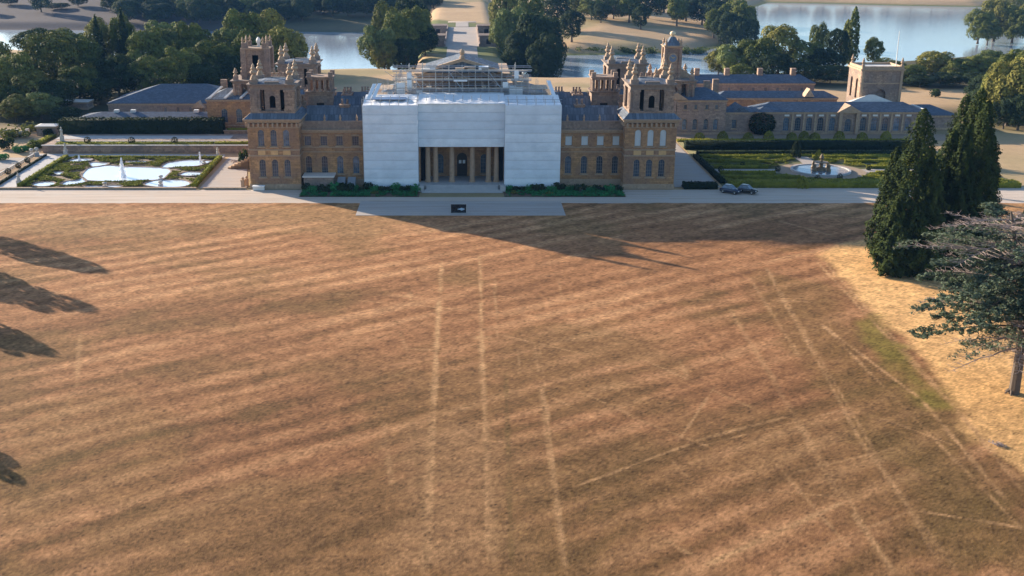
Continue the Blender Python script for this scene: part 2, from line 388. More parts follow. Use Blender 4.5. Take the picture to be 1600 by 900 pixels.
T = T+(np.array([.045,.05,.028])-T)*(sstep(64,70,GX)*sstep(160,172,GY)*(1-sstep(-1,4,-sdg+5))*(GY<330)*.9)[...,None]
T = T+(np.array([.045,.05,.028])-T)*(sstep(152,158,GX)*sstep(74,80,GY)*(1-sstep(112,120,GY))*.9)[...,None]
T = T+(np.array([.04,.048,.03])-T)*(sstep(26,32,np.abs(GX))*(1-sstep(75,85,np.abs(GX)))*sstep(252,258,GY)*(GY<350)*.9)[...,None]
def tintmat(name, grain, amt, bump=.5, bd=.05):
    m, ns, ls, bs = nodes_of(name)
    at = N(ns, 'ShaderNodeAttribute', attribute_name='tint'); geo = N(ns, 'ShaderNodeNewGeometry')
    n1 = noise_of(ns, ls, geo.outputs['Position'], grain, 5, .75); n2 = noise_of(ns, ls, geo.outputs['Position'], grain*.22, 4, .7)
    a = N(ns, 'ShaderNodeMath', operation='MULTIPLY_ADD'); ls.new(n1, a.inputs[0]); a.inputs[1].default_value = amt*2; a.inputs[2].default_value = 1-amt
    b = N(ns, 'ShaderNodeMath', operation='MULTIPLY_ADD'); ls.new(n2, b.inputs[0]); b.inputs[1].default_value = amt*1.4; b.inputs[2].default_value = 1-amt*.7
    c = N(ns, 'ShaderNodeMath', operation='MULTIPLY'); ls.new(a.outputs[0], c.inputs[0]); ls.new(b.outputs[0], c.inputs[1])
    vm = N(ns, 'ShaderNodeVectorMath', operation='SCALE'); ls.new(at.outputs['Color'], vm.inputs[0]); ls.new(c.outputs[0], vm.inputs['Scale'])
    ls.new(vm.outputs[0], bs.inputs['Base Color']); bs.inputs['Roughness'].default_value = .95; bs.inputs['Specular IOR Level'].default_value = .08
    bump_of(ns, ls, n1, bump, bd, bs); return m
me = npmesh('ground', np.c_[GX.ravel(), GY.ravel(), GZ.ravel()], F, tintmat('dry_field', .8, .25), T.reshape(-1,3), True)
kind(link(bpy.data.objects.new('ground', me)), 'structure')
x0, y0 = LAKE_P.min(0)-30; x1, y1 = LAKE_P.max(0)+30
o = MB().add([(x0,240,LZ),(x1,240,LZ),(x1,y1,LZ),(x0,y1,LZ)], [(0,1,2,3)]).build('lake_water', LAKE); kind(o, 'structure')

# ------------------------------------------------------------------ the south lawn: parched turf with mowing stripes and parch marks
def lawn():
    nr, nc = 560, 640
    Yr = np.linspace(-175, -14.2, nr); hw = np.interp(Yr, [-175,-14], [62, 150]); U = np.linspace(-1, 1, nc)
    X = 8+U[None,:]*hw[:,None]; Y = np.repeat(Yr[:,None], nc, 1)
    a = R(34); u = X*math.cos(a)+Y*math.sin(a); v = -X*math.sin(a)+Y*math.cos(a)
    vw = v+2.6*(fbm(X*.03, Y*.03, 5)-.5)+.9*(fbm(u*.11, v*.2, 7)-.5)
    amp = sstep(.25,.65,fbm(u*.035+50, v*.09, 19))
    st = .5+.5*np.sin(vw*2*math.pi/5.3+2.4*fbm(u*.012, v*.04, 23))
    st = .50*(.2+.8*amp)*st+.75*fbm(u*.032, vw*.21, 21)+.45*fbm(u*.08, vw*.55, 41)+.30*fbm(u*.25, v*1.6, 63)+.16*fbm(u*.7, v*3.2, 64)
    st = (st-st.mean())/st.std()
    big = fbm(X*.018+3, Y*.022, 71)-.5; mid = fbm(X*.09, Y*.11, 81)-.5
    L = .5+.21*st+.20*mid+.14*big
    c_d = np.array([.200, .104, .054]); c_m = np.array([.335, .176, .094]); c_l = np.array([.48, .278, .155])
    Lc = np.clip(L, 0, 1)[...,None]
    C = np.where(Lc < .5, c_d+(c_m-c_d)*Lc*2, c_m+(c_l-c_m)*(Lc-.5)*2)
    # olive patches where the turf is still alive
    g = sstep(.50, .72, fbm(X*.05+40, Y*.06, 91)+.10*(-st)*.5+.10*sstep(-95,-150,Y))
    C = C+(np.array([.125, .105, .042])-C)*(.34*g)[...,None]
    wob = .5*(fbm(X*.35, Y*.35, 15)-.5); rn = sstep(.25,.75,fbm(X*.22, Y*.22, 33)); an = fbm(X*.15, Y*.15, 55); an2 = fbm(X*.3, Y*.3, 58)
    def seg(p0, p1, w, s, col=(.50, .315, .175), rough=.5):
        nonlocal C
        (ax,ay),(bx,by) = gz(*p0), gz(*p1); ex, ey = bx-ax, by-ay; l2 = ex*ex+ey*ey
        t = np.clip(((X-ax)*ex+(Y-ay)*ey)/l2, 0, 1)
        d = np.hypot(X-ax-t*ex, Y-ay-t*ey)+wob
        m = (1-sstep(w*.12, w*.85, d))*s*1.1*sstep(-.02,.06,t)*(1-sstep(.94,1.02,t))*(1-rough+rough*2*rn)
        C = C+(np.array(col)-C)*np.clip(m, 0, 1)[...,None]
    def area(pts, col, s, soft=1.5, seed=55):
        nonlocal C
        P = np.array([gz(*q) for q in pts]); d = np.full(X.shape, 1e9); ins = np.zeros(X.shape, bool); n = len(P)
        for i in range(n):
            (ax,ay),(bx,by) = P[i], P[(i+1)%n]; ex, ey = bx-ax, by-ay
            t = np.clip(((X-ax)*ex+(Y-ay)*ey)/(ex*ex+ey*ey), 0, 1); d = np.minimum(d, np.hypot(X-ax-t*ex, Y-ay-t*ey))
            ins ^= ((ay > Y) != (by > Y)) & (X < (bx-ax)*(Y-ay)/(by-ay+1e-12)+ax)
        sd = np.where(ins, d, -d)+2.2*soft*(an-.5)
        C = C+(np.array(col)-C)*(s*sstep(-soft*.5, soft*.5, sd)*(.75+.5*an2))[...,None].clip(0,1)
    # darker olive strip along the right, pale uncut straw beyond the track, the green strip
    area([(1160,430),(1290,440),(1420,590),(1560,760),(1640,900),(1500,900),(1400,760),(1290,610),(1200,500)], (.175,.122,.05), .45, 5)
    area([(1285,408),(1345,468),(1420,545),(1500,640),(1560,715),(1640,790),(1900,900),(2100,600),(1800,380),(1520,352),(1360,372),(1300,392)], (.76,.485,.235), .9, 2.6)
    area([(1325,505),(1362,488),(1412,538),(1468,600),(1490,640),(1450,640),(1395,590)], (.20,.18,.042), .72, 3.0)
    area([(1500,320),(1640,318),(1800,330),(1800,352),(1560,352)], (.42,.25,.125), .6, 2)
    area([(430,322),(560,324),(700,360),(560,372),(300,352),(100,330),(100,322)], (.42,.27,.15), .35, 5)
    area([(-100,330),(60,330),(260,345),(300,372),(120,372),(-100,360)], (.41,.265,.15), .35, 5)
    area([(640,690),(700,650),(770,660),(780,760),(760,900),(640,900),(650,800)], (.40,.245,.14), .45, 5)
    area([(800,760),(1000,700),(1060,800),(960,900),(800,900)], (.17,.118,.05), .28, 6)
    area([(20,640),(220,600),(330,700),(240,800),(20,860),(-60,760)], (.185,.135,.055), .28, 7)
    area([(1400,690),(1560,760),(1640,900),(1380,900),(1340,780)], (.17,.118,.05), .28, 6)
    # parch marks of old garden walls and paths
    S = seg
    for q in (((690,405),(668,900)),((750,400),(764,900)),((1198,418),(1480,900)),((1140,480),(1400,900)),((1284,506),(1600,830)),((1275,408),(1640,800)),((842,540),(886,900))): S(*q,.38,.38)
    for q in (((980,650),(1110,700)),((1000,560),(1180,640)),((1085,700),(1320,640)),((1240,740),(1400,700)),((900,760),(1090,690)),((1120,600),(1060,690)),((1190,700),(1330,860)),((560,470),(900,500)),((1340,640),(1500,700)),((1220,880),(1420,800)),((860,620),(980,680))): S(*q,.34,.45)
    S((690,408),(688,458),.55,.75); S((686,470),(682,545),.75,.9); S((682,545),(676,640),.7,.55); S((676,640),(662,900),.9,.4)
    S((750,400),(751,458),.55,.75); S((751,470),(754,588),.65,.75); S((740,528),(768,528),1.2,.6); S((754,588),(775,900),.8,.28)
    S((772,430),(778,530),.35,.45); S((810,545),(812,585),.45,.45); S((834,540),(842,585),.45,.5)
    S((845,600),(884,900),.8,.4); S((600,462),(662,466),.5,.5); S((640,455),(642,470),.6,.5)
    S((782,524),(905,552),.4,.65); S((905,502),(982,484),.5,.8); S((400,458),(1300,472),.45,.22)
    S((625,520),(640,560),.4,.3); S((620,545),(690,548),.5,.35); S((600,660),(612,760),.6,.25); S((640,600),(670,900),.5,.2,(.15,.1,.05))
    S((790,580),(800,900),.45,.35,(.16,.115,.05))
    S((1290,412),(1345,472),.35,.7); S((1345,472),(1470,610),.35,.55); S((1470,610),(1600,770),.35,.6); S((1275,408),(1420,560),.35,.45); S((1420,560),(1570,720),.35,.45)
    S((1284,508),(1440,625),.45,.75); S((1440,625),(1570,780),.5,.55)
    S((1198,420),(1215,455),.4,.6); S((1215,455),(1275,560),.5,.5); S((1170,432),(1250,560),.5,.35); S((1275,560),(1345,690),.55,.5); S((1345,690),(1410,780),.6,.5); S((1410,780),(1500,900),.6,.4)
    S((1140,485),(1240,650),.6,.45); S((1240,650),(1310,775),.7,.55); S((1330,800),(1400,900),.7,.55); S((1100,885),(1318,785),.6,.7); S((1085,690),(1235,650),.6,.5)
    S((1430,798),(1600,826),.45,.55); S((1350,650),(1440,672),.4,.35); S((1200,410),(1225,402),.4,.5); S((1225,402),(1300,390),.5,.5)
    S((980,810),(1085,870),.4,.4); S((1050,720),(1110,785),.4,.4); S((900,610),(1010,660),.4,.35); S((1180,765),(1320,778),.35,.3)
    S((1040,742),(1046,760),.4,.4); S((1215,345),(1300,368),.8,.5); S((1300,322),(1370,332),.6,.6); S((870,430),(880,470),.4,.3)
    S((125,520),(120,600),.6,.4); S((120,600),(90,660),.6,.3); S((0,450),(300,470),.4,.2)
    S((650,575),(560,610),.4,.25); S((1180,545),(1215,600),.6,.35); S((1060,560),(1075,590),.5,.3)
    C *= (1+.36*(fbm(X*.9, Y*.9, 77, 3)-.5)*2+.20*rng.normal(size=X.shape))[...,None]
    C *= np.array([1.0,.905,.75])*np.interp(Y,[-175,-130,-95,-60,-14],[.67,.74,.87,.96,1.03])[...,None]  # near turf darker; grazing sheen of the far turf put into its colour
    edge = sstep(-16.5,-14.3,Y); Y = Y+edge*(.15+1.1*(fbm(X*.35, Y*.1, 29, 5)-.5))
    Z = .05+.05*(fbm(X*.05, Y*.05, 9)-.5)*sstep(-16,-40,Y)
    idx = np.arange(nr*nc).reshape(nr,nc)
    F = np.stack([idx[:-1,:-1], idx[:-1,1:], idx[1:,1:], idx[1:,:-1]], -1).reshape(-1,4)
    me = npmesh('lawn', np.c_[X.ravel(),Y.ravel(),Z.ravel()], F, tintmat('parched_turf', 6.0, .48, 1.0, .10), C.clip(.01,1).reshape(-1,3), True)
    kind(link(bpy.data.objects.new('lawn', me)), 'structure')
lawn()

def sheet(name, poly, z, mat, t=.03):
    return kind(MB().prism(poly, z-t, z).build(name, mat), 'structure')
sheet('gravel_drive', [(-160,-15.2),(180,-15.2),(180,-8.6),(60,-8.6),(60,-1.2),(36.6,-1.2),(36.6,-8.4),(-36.4,-8.4),(-36.4,-1.2),(-160,-1.2)], .03, GRAVEL)
sheet('gravel_apron', [(-22.2,-25),(21.6,-25),(21.6,-12.6),(-22.2,-12.6)], .10, GRAVELG, .12)
sheet('garden_gravel', [(60,-8.5),(180,-8.5),(180,1.6),(60,1.6)], .026, GRAVEL)
sheet('great_court', [(-44,62),(44,62),(44,150),(-44,150)], .02, GRAVEL, .1)
av = [(-7.5,150),(7.5,150),(7.5,330),(-7.5,330)]
sheet('avenue_road', av, .03, GRAVELG, .1)

# ------------------------------------------------------------------ windows
WC = {}
def window(parent, pos, n, w, h, arched, blind=False, bars=(3, 5)):
    """window part: frame; sub-parts pane, glazing_bars, sill. pos = bottom centre on the wall face (world), n = outward normal"""
    key = (round(w,2), round(h,2), arched, blind)
    if key not in WC:
        r = w/2
        def outline(m):
            q = r-m
            if arched: return [(-q, m), (q, m)]+[(q*math.cos(t), h-r+q*math.sin(t)) for t in np.linspace(0, math.pi, 9)]
            return [(-q, m), (q, m), (q, h-m), (-q, h-m)]
        fr = MB(); o0, o1 = outline(0), outline(.13); k = len(o0)
        fr.add([(x,-.02,z) for x,z in o0]+[(x,-.02,z) for x,z in o1]+[(x,.12,z) for x,z in o1], [(i,(i+1)%k,k+(i+1)%k,k+i) for i in range(k)]+[(k+i,k+(i+1)%k,2*k+(i+1)%k,2*k+i) for i in range(k)])
        pa = MB().add([(x,.1,z) for x,z in o1], [tuple(range(k))])
        gb = MB(); nb, mbn = bars; top = h-r*.4 if arched else h-.1
        for i in range(1, nb): gb.box(-r+w*i/nb-.035, -r+w*i/nb+.035, .03, .09, .12, top)
        for j in range(1, mbn): gb.box(-r+.1, r-.1, .045, .095, top*j/mbn-.03, top*j/mbn+.03)
        si = MB().box(-r-.2, r+.2, -.32, -.021, -.22, 0)
        WC[key] = [m.mesh(nm) for m, nm in ((fr,'window'),(pa,'pane'),(gb,'glazing_bars'),(si,'sill'))]
        for me_, mt in zip(WC[key], (TRIM, BLIND if blind else GLASS, PAINT if blind else DARKW, TRIM)): me_.materials.append(mt)
    ms = WC[key]; rz = math.atan2(n[1], n[0])+math.pi/2
    wo = bpy.data.objects.new('window', ms[0]); link(wo, parent)
    wo.location = Vector(pos)-Vector((*n,0))*.2-ORIGIN[parent]; wo.rotation_euler.z = rz
    for me_, nm in zip(ms[1:], ('pane','glazing_bars','sill')):
        c = bpy.data.objects.new(nm, me_); link(c, wo)
        if nm == 'sill': c.location.y = -.2
    return wo
def faced_wall(mb, parent, o, u, n, w, z0, z1, ops, blind=None):
    """wall face with its windows"""
    mb.wall(o, u, n, w, z0, z1, ops)
    for i, (uc, ow, zb, zt, ar) in enumerate(ops):
        window(parent, (o[0]+u[0]*uc, o[1]+u[1]*uc, zb), n, ow, zt-zb, ar, bool(blind and blind(i, zb)))

def finial(x, y, z0, h, s, parent):
    """stacked coronet, orb and flame"""
    p = [(.62,0),(.62,.10),(.5,.12),(.5,.2),(.3,.24),(.28,.3),(.55,.36),(.66,.44),(.55,.52),(.3,.56),(.42,.62),(.46,.68),(.3,.75),(.2,.8),(.26,.85),(.16,.92),(.03,1.0)]
    return MB().lathe(x, y, [(r*s, z0+t*h) for r, t in p], 7).build('finial', TRIM, parent)

# ------------------------------------------------------------------ the great house
PAL = thing('country_house', (0,0,0), 'golden stone great house with four corner towers, its middle wrapped in white sheeting', 'country house')
def cornice(mb, x0, x1, y0, y1, z, steps=((.25,.3),(.55,.35),(.9,.25))):
    for d, h in steps: mb.box(x0-d, x1+d, y0-d, y1+d, z, z+h-.002); z += h
    return z
def corner_tower(cx, cy, blind, faces, shade_gap=True):
    h = 5.75; x0, x1, y0, y1 = cx-h, cx+h, cy-h, cy+h; mb = MB()
    ops = [(5.75+d, 1.55, zb, zt, True) for zb, zt in ((2.7,6.9),(9.8,13.7)) for d in (-2.85,0,2.85)]
    for f, (o, u, n) in {'s':((x0,y0),(1,0),(0,-1)),'e':((x1,y0),(0,1),(1,0)),'n':((x1,y1),(-1,0),(0,1)),'w':((x0,y1),(0,-1),(-1,0))}.items():
        faced_wall(mb, PAL, o, u, n, 2*h, 0, 15, ops if f in faces else [], blind)
    mb.build('tower_wall', STONE, PAL)
    MB().box(x0-.2,x1+.2,y0-.2,y1+.2,-.02,1.1).build('plinth', TRIM, PAL)
    for z in (7.55, 8.9): MB().box(x0-.14,x1+.14,y0-.14,y1+.14,z,z+.28).build('string_course', TRIM, PAL)
    MB().box(x0-.1,x1+.1,y0-.1,y1+.1,14.0,14.25).build('string_course', TRIM, PAL)
    if cy < 20:
        for d in (-2.85,0,2.85): MB().box(cx+d-.85,cx+d+.85,y0-.1,y0+.1,7.86,8.88).build('apron_panel', WARM, PAL)
    # rusticated quoin bands at the corners
    q = MB()
    for k in range(24):
        z = 1.2+k*.55
        if z+.45 > 13.9 or 7.3 < z < 9.1: continue
        L = 1.25 if k % 2 else .85
        for sx in (0, 1):
            for sy in (0, 1):
                q.box(x0-.08 if not sx else x1-L, x0+L if not sx else x1+.08, y0-.08 if not sy else y1-L, y0+L if not sy else y1+.08, z, z+.45)
    kind(q.build('quoins', STONE, PAL), 'stuff')
    m = MB(); mo = MB(); zt = cornice(m, x0, x1, y0, y1, 15.2); m.build('cornice', TRIM, PAL)
    for k in range(11):
        a = -h+.35+k*(2*h-.7)/10
        for bx in ((cx+a-.2,cx+a+.2,y0-.6,y0),(cx+a-.2,cx+a+.2,y1,y1+.6),(x0-.6,x0,cy+a-.2,cy+a+.2),(x1,x1+.6,cy+a-.2,cy+a+.2)): mo.box(*bx,14.35,15.18)
    kind(mo.build('modillions', TRIM, PAL), 'stuff')
    MB().frus(cx,cy,h+.75,h+.75,zt,h-.6,h-.6,zt+1.15).build('tower_roof', LEAD, PAL)
    # belvedere: corner piers, arched panels between dark gaps, entablature
    b = MB(); zb = zt+1.15; z2 = 22.5; hb = 4.95
    b.box(cx-hb-.1,cx+hb+.1,cy-hb-.1,cy+hb+.1,zb,zb+.5)
    for sx in (-1,1):
        for sy in (-1,1):
            px, py = cx+sx*(hb-1.1), cy+sy*(hb-1.1)
            b.box(px-1.1,px+1.1,py-1.1,py+1.1,zb+.5,z2); b.box(px-1.25,px+1.25,py-1.25,py+1.25,z2-.5,z2-.05); b.box(px-1.25,px+1.25,py-1.25,py+1.25,zb+.5,zb+1.0)
            b.box(px-.5,px+.5,py+sy*1.1-.12,py+sy*1.1+.12,zb+1,z2-.5); b.box(px+sx*1.1-.12,px+sx*1.1+.12,py-.5,py+.5,zb+1,z2-.5)
    for (o, u, n) in (((cx-1.75,cy-hb+.4),(1,0),(0,-1)),((cx+hb-.4,cy-1.75),(0,1),(1,0)),((cx+1.75,cy+hb-.4),(-1,0),(0,1)),((cx-hb+.4,cy+1.75),(0,-1),(-1,0))):
        b.wall(o,u,n,3.5,zb+.5,z2,[(1.75,1.35,zb+1.1,zb+3.9,True)],.5)
        b.wall((o[0]+u[0]*3.5-n[0]*.5,o[1]+u[1]*3.5-n[1]*.5),(-u[0],-u[1]),(-n[0],-n[1]),3.5,zb+.5,z2,[(1.75,1.35,zb+1.1,zb+3.9,True)],.02)
    bel = b.build('belvedere', STONE2, PAL)
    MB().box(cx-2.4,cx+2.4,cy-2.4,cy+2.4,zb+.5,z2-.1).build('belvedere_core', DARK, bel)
    e = MB(); e.box(cx-hb,cx+hb,cy-hb,cy+hb,z2,z2+.7); cornice(e,cx-hb,cx+hb,cy-hb,cy+hb,z2+.702,((.2,.2),(.45,.25),(.65,.15)))
    ph = z2+1.31
    for sx in (-1,1):     # broken parapet
        e.box(cx+sx*(hb-.9)-.9,cx+sx*(hb-.9)+.9,cy-hb,cy-hb+1.8,ph,ph+.9); e.box(cx+sx*(hb-.9)-.9,cx+sx*(hb-.9)+.9,cy+hb-1.8,cy+hb,ph,ph+.9)
    e.box(cx-1.6,cx+1.6,cy-hb+.3,cy-hb+.8,ph,ph+.5); e.box(cx-1.6,cx+1.6,cy+hb-.8,cy+hb-.3,ph,ph+.5)
    e.build('belvedere_entablature', TRIMD, bel)
    MB().frus(cx,cy,hb-.2,hb-.2,ph,2.2,2.2,ph+.5).build('belvedere_roof', LEAD, bel)
    for sx in (-1,1):
        for sy in (-1,1): finial(cx+sx*(hb-.9), cy+sy*(hb-.9), ph+.9, 3.6, 1.25, bel)
corner_tower(-42.75, 5.75, None, 'sw'); corner_tower(42.75, 5.75, lambda i, zb: zb > 8, 'se')
corner_tower(-42.75, 45, None, ''); corner_tower(42.75, 45, None, '')

# ranges between tower and centre
for sg in (-1, 1):
    xa, xb = (-37.0, -22.0) if sg < 0 else (22.0, 37.0); mb = MB()
    xs = [-35.6,-31.9,-28.3,-24.6] if sg < 0 else [24.6,28.3,31.9,35.5]
    ops = [(x-xa,1.6,2.6,6.9,True) for x in xs]+[(x-xa,1.7,9.2,11.5,False) for x in xs]
    faced_wall(mb, PAL, (xa,4), (1,0), (0,-1), xb-xa, 0, 12.2, ops, (lambda i, zb: zb > 8) if sg > 0 else None)
    mb.build('range_wall', STONE, PAL)
    MB().box(xa,xb,3.8,3.999,0,1.4).build('plinth', TRIM, PAL)
    for z in (7.7, 8.75): MB().box(xa,xb,3.86,3.999,z,z+.22).build('string_course', TRIM, PAL)
    t = MB()
    for k, (d, h, z) in enumerate(((.2,.3,12.2),(.5,.3,12.5),(.8,.2,12.8))): t.box(xa,xb,4-d,5.2,z,z+h)
    t.build('cornice', TRIM, PAL)
    for x in xs: MB().box(x-.95,x+.95,3.86,3.999,11.55,11.8).build('lintel', TRIM, PAL)
    p = MB(); p.box(xa,xb,4.3,4.8,13.0,14.6); p.box(xa,xb,4.15,4.95,14.6,14.9)
    for k in range(5): xx = xa+.6+k*(xb-xa-1.2)/4; p.box(xx-.5,xx+.5,4.12,4.3,13.0,14.6)
    p.build('parapet', TRIMD, PAL)
    for ya, yb, zr in ((5.6,15,17.6),(16.5,27,18.2),(28,40,17.4)): MB().hip(xa,xb,ya,yb,13.3,zr,1.0).build('lead_roof', LEAD, PAL)
    # arcaded chimney block on the roof
    cx, cy = sg*34.2, 21.; c = MB(); c.box(cx-3,cx+3,cy-2.6,cy+2.6,12.9,19.3)
    cornice(c,cx-3,cx+3,cy-2.6,cy+2.6,19.3,((.25,.25),(.5,.2)))
    for k in range(5):
        xx = cx-2.6+k*1.3
        for yy in (cy-2.2, cy+2.2): c.box(xx-.3,xx+.3,yy-.3,yy+.3,19.75,22.4)
    for k in range(1,4):
        yy = cy-2.2+k*1.1
        for xx in (cx-2.6, cx+2.6): c.box(xx-.3,xx+.3,yy-.25,yy+.25,19.75,22.4)
    c.box(cx-3.05,cx+3.05,cy-2.65,cy+2.65,22.4,22.9); c.box(cx-3.3,cx+3.3,cy-2.9,cy+2.9,22.9,23.15)
    for sx in (-1,1):
        for sy in (-1,1): c.box(cx+sx*2.6-.5,cx+sx*2.6+.5,cy+sy*2.2-.5,cy+sy*2.2+.5,23.15,24.2)
    cb = c.build('chimney_stack', STONE2, PAL)
    m = MB()
    m.wall((cx-1.6,cy-2.62),(1,0),(0,-1),3.2,13.5,18.6,[(1.6,1.8,14.2,17.8,True)],.01); m.build('chimney_panel', TRIMD, cb)
    MB().box(cx-.9,cx+.9,cy-2.63,cy-2.61,14.2,16.9).build('chimney_niche', DARK, cb)
    c = MB(); cx2 = sg*42.4; c.box(cx2-3.4,cx2+3.4,13.2,17.6,12.9,20.6); cornice(c,cx2-3.4,cx2+3.4,13.2,17.6,20.6,((.25,.25),(.5,.2)))
    for q in (-2.6,-1.3,0,1.3,2.6): c.box(cx2+q-.4,cx2+q+.4,14.2,16.6,21.05,23.2); c.lathe(cx2+q,15.4,[(.35,23.2),(.28,24.4),(.38,24.5)],6)
    c.build('chimney_stack', STONE2, PAL)
    for k, (dx, dy) in enumerate(((-7.5,10.5),(-6,27.5),(1.5,31))):
        x, y = sg*(34.2-abs(dx)*.9), dy
        c = MB(); c.box(x-1.1,x+1.1,y-.7,y+.7,14,17.4); c.box(x-1.3,x+1.3,y-.9,y+.9,17.4,17.8)
        for q in (-.6,.6): c.lathe(x+q,y,[(.32,17.8),(.26,18.9),(.34,19.0)],6)
        c.build('chimney', STONE2, PAL)
for sg in (-1,1):
    for y in (12.5,17,22,27,32,37.5): finial(sg*47.2, y, 15.4, 2.4, .75, PAL)
    for x in (24.2,28,31.6): finial(sg*x, 4.6, 14.9, 1.5, .5, PAL)
    for x,y,zz in ((38.5,15,19.0),(46,16,18.6),(38.8,34,19.2),(45.5,30,18.4),(29,33,18.8),(25,38,18.2)):
        c = MB(); c.box(sg*x-1.2,sg*x+1.2,y-.8,y+.8,13,zz-1.6); c.box(sg*x-1.4,sg*x+1.4,y-1,y+1,zz-1.6,zz-1.2)
        for q in (-.75,0,.75): c.lathe(sg*x+q,y,[(.3,zz-1.2),(.24,zz-.2),(.33,zz-.1),(.3,zz)],6)
        c.build('chimney', STONE2, PAL)
# hidden mass of the house and its north front
for bx in ((-48,48,11.6,39.2,0,13),(-37,-10.3,4.9,50,0,13.1),(10.3,37,4.9,50,0,13.1),(-22,-10.3,2.5,4.85,0,16.6),(10.3,22,2.5,4.85,0,16.6),(-22,22,11.5,51,13.01,16.6),(-10.25,10.25,2.5,11.4,10.45,16.55)):
    MB().box(*bx).build('inner_wall', STONE, PAL)
for hx in ((-47.6,-37.2,12,39,13.1,15.2,2),(37.2,47.6,12,39,13.1,15.2,2),(-21,21,28,50,16.7,19,4)): MB().hip(*hx).build('lead_roof', LEAD, PAL)
MB().box(-21.6,21.6,9.0,27,16.61,16.9).build('lead_flat', LEAD, PAL)
# west front window range seen past the tower and parapet blocks with statues
for sg in (-1,1):
    p = MB()
    for y in (12.5,17,22,27,32,37.5): p.box(sg*47.2-.6,sg*47.2+.6,y-.6,y+.6,13,15.4)
    p.box(sg*47.2-.3,sg*47.2+.3,12,38,13,14.3); p.build('parapet', TRIMD, PAL)
# the tall hall behind the sheeting
h = MB(); h.box(-10.8,10.8,17,37,16.9,23.6)
h.build('hall_wall', TRIMD, PAL)
hc = MB(); cornice(hc,-10.8,10.8,17,37,23.6,((.2,.3),(.55,.3))); hc.build('hall_cornice', TRIM, PAL)
MB().gable(-9.2,9.2,16.9,37.1,24.2,26.9).build('hall_roof', LEAD, PAL)
g = MB()
for sg in (-1,1):
    d = Vector((11.3,0,3.3)).normalized(); L = math.hypot(11.3,3.3)
    a = Vector((sg*9.4,16.2,24.2)); e = Vector((0,16.2,27.0))
    g.add([a, e, e+Vector((0,0,.75)), a+Vector((0,0,.75)), a+Vector((0,1.0,0)), e+Vector((0,1.0,0)), e+Vector((0,1.0,.75)), a+Vector((0,1.0,.75))],
          [(0,1,2,3),(7,6,5,4),(0,4,5,1),(3,2,6,7),(0,3,7,4),(1,5,6,2)])
g.build('pediment_cornice', TRIM, PAL)
for x in (-7.6,-3.8,0,3.8,7.6): window(PAL,(x,16.75,18.4),(0,-1),1.7,3.6,True)
fb = MB().lathe(0,16.7,[(.8,27.7),(.6,28.2),(.4,28.4),(.6,28.8),(.65,29.2),(.4,29.7),(.1,29.9)],8).build('finial', TRIM, PAL)
# portico under the sheeting
for sx in (-1,1): MB().box(sx*9.0-.55,sx*9.0+.55,4.2,8.9,1.0,9.9).build('portico_gap_shade', DARK, PAL)  # black boxes standing in for the shade in the side bays
pl = MB(); pl.box(-10,10,-.6,9.6,0,1.0); pl.build('portico_floor', PAVE, PAL)
pw = MB()
ops = [(4.7,2.0,1.6,6.4,True),(10,2.4,1.0,6.6,True),(15.3,2.0,1.6,6.4,True)]
pw.wall((-10,9),(1,0),(0,-1),20,1.0,10.4,ops,.4); pw.box(-10.2,-9.6,2.6,9,1,10.4); pw.box(9.6,10.2,2.6,9,1,10.4); pw.box(-9.6,9.6,2.6,9,9.95,10.4)
pw.build('portico_wall', STONE, PAL)
window(PAL,(-5.3,9,1.6),(0,-1),2.0,4.8,True); window(PAL,(5.3,9,1.6),(0,-1),2.0,4.8,True)
dr = MB().box(-1.2,1.2,9.35,9.45,1.0,6.6).build('door', plain('black_door',(.02,.018,.018),.4), PAL)
for sx in (-.45,.45): MB().box(sx-.3,sx+.3,9.30,9.349,4.0,4.8).build('door_pane', BLIND, dr)
for x in (-7.9,-6.1,-2.35,2.35,6.1,7.9):
    c = MB().lathe(x,2.9,[(.78,1.0),(.78,1.3),(.66,1.35),(.7,1.5),(.6,1.6),(.6,4),(.52,9.2),(.6,9.25),(.6,9.35),(.75,9.7),(.85,9.75),(.85,10.0)],12)
    c.build('column', COLUMN, PAL, False)
for k in range(6):
    yb = -.6-(k+1)*.62; s_ = MB().box(-8.2-(k>2)*1.0, 8.2+(k>2)*1.0, yb, -.6-k*.62+.002*k, 0, 1.0-(k+1)*.15+.002)
    s_.build('step', PAVE, PAL)
for sx in (-1,1):
    MB().box(sx*9.0-.6-(.3 if sx<0 else -.3),sx*9.0+.6+(.3 if sx>0 else -.3),-3.2,-.62,0,1.25).build('step_pier', PAVE, PAL)

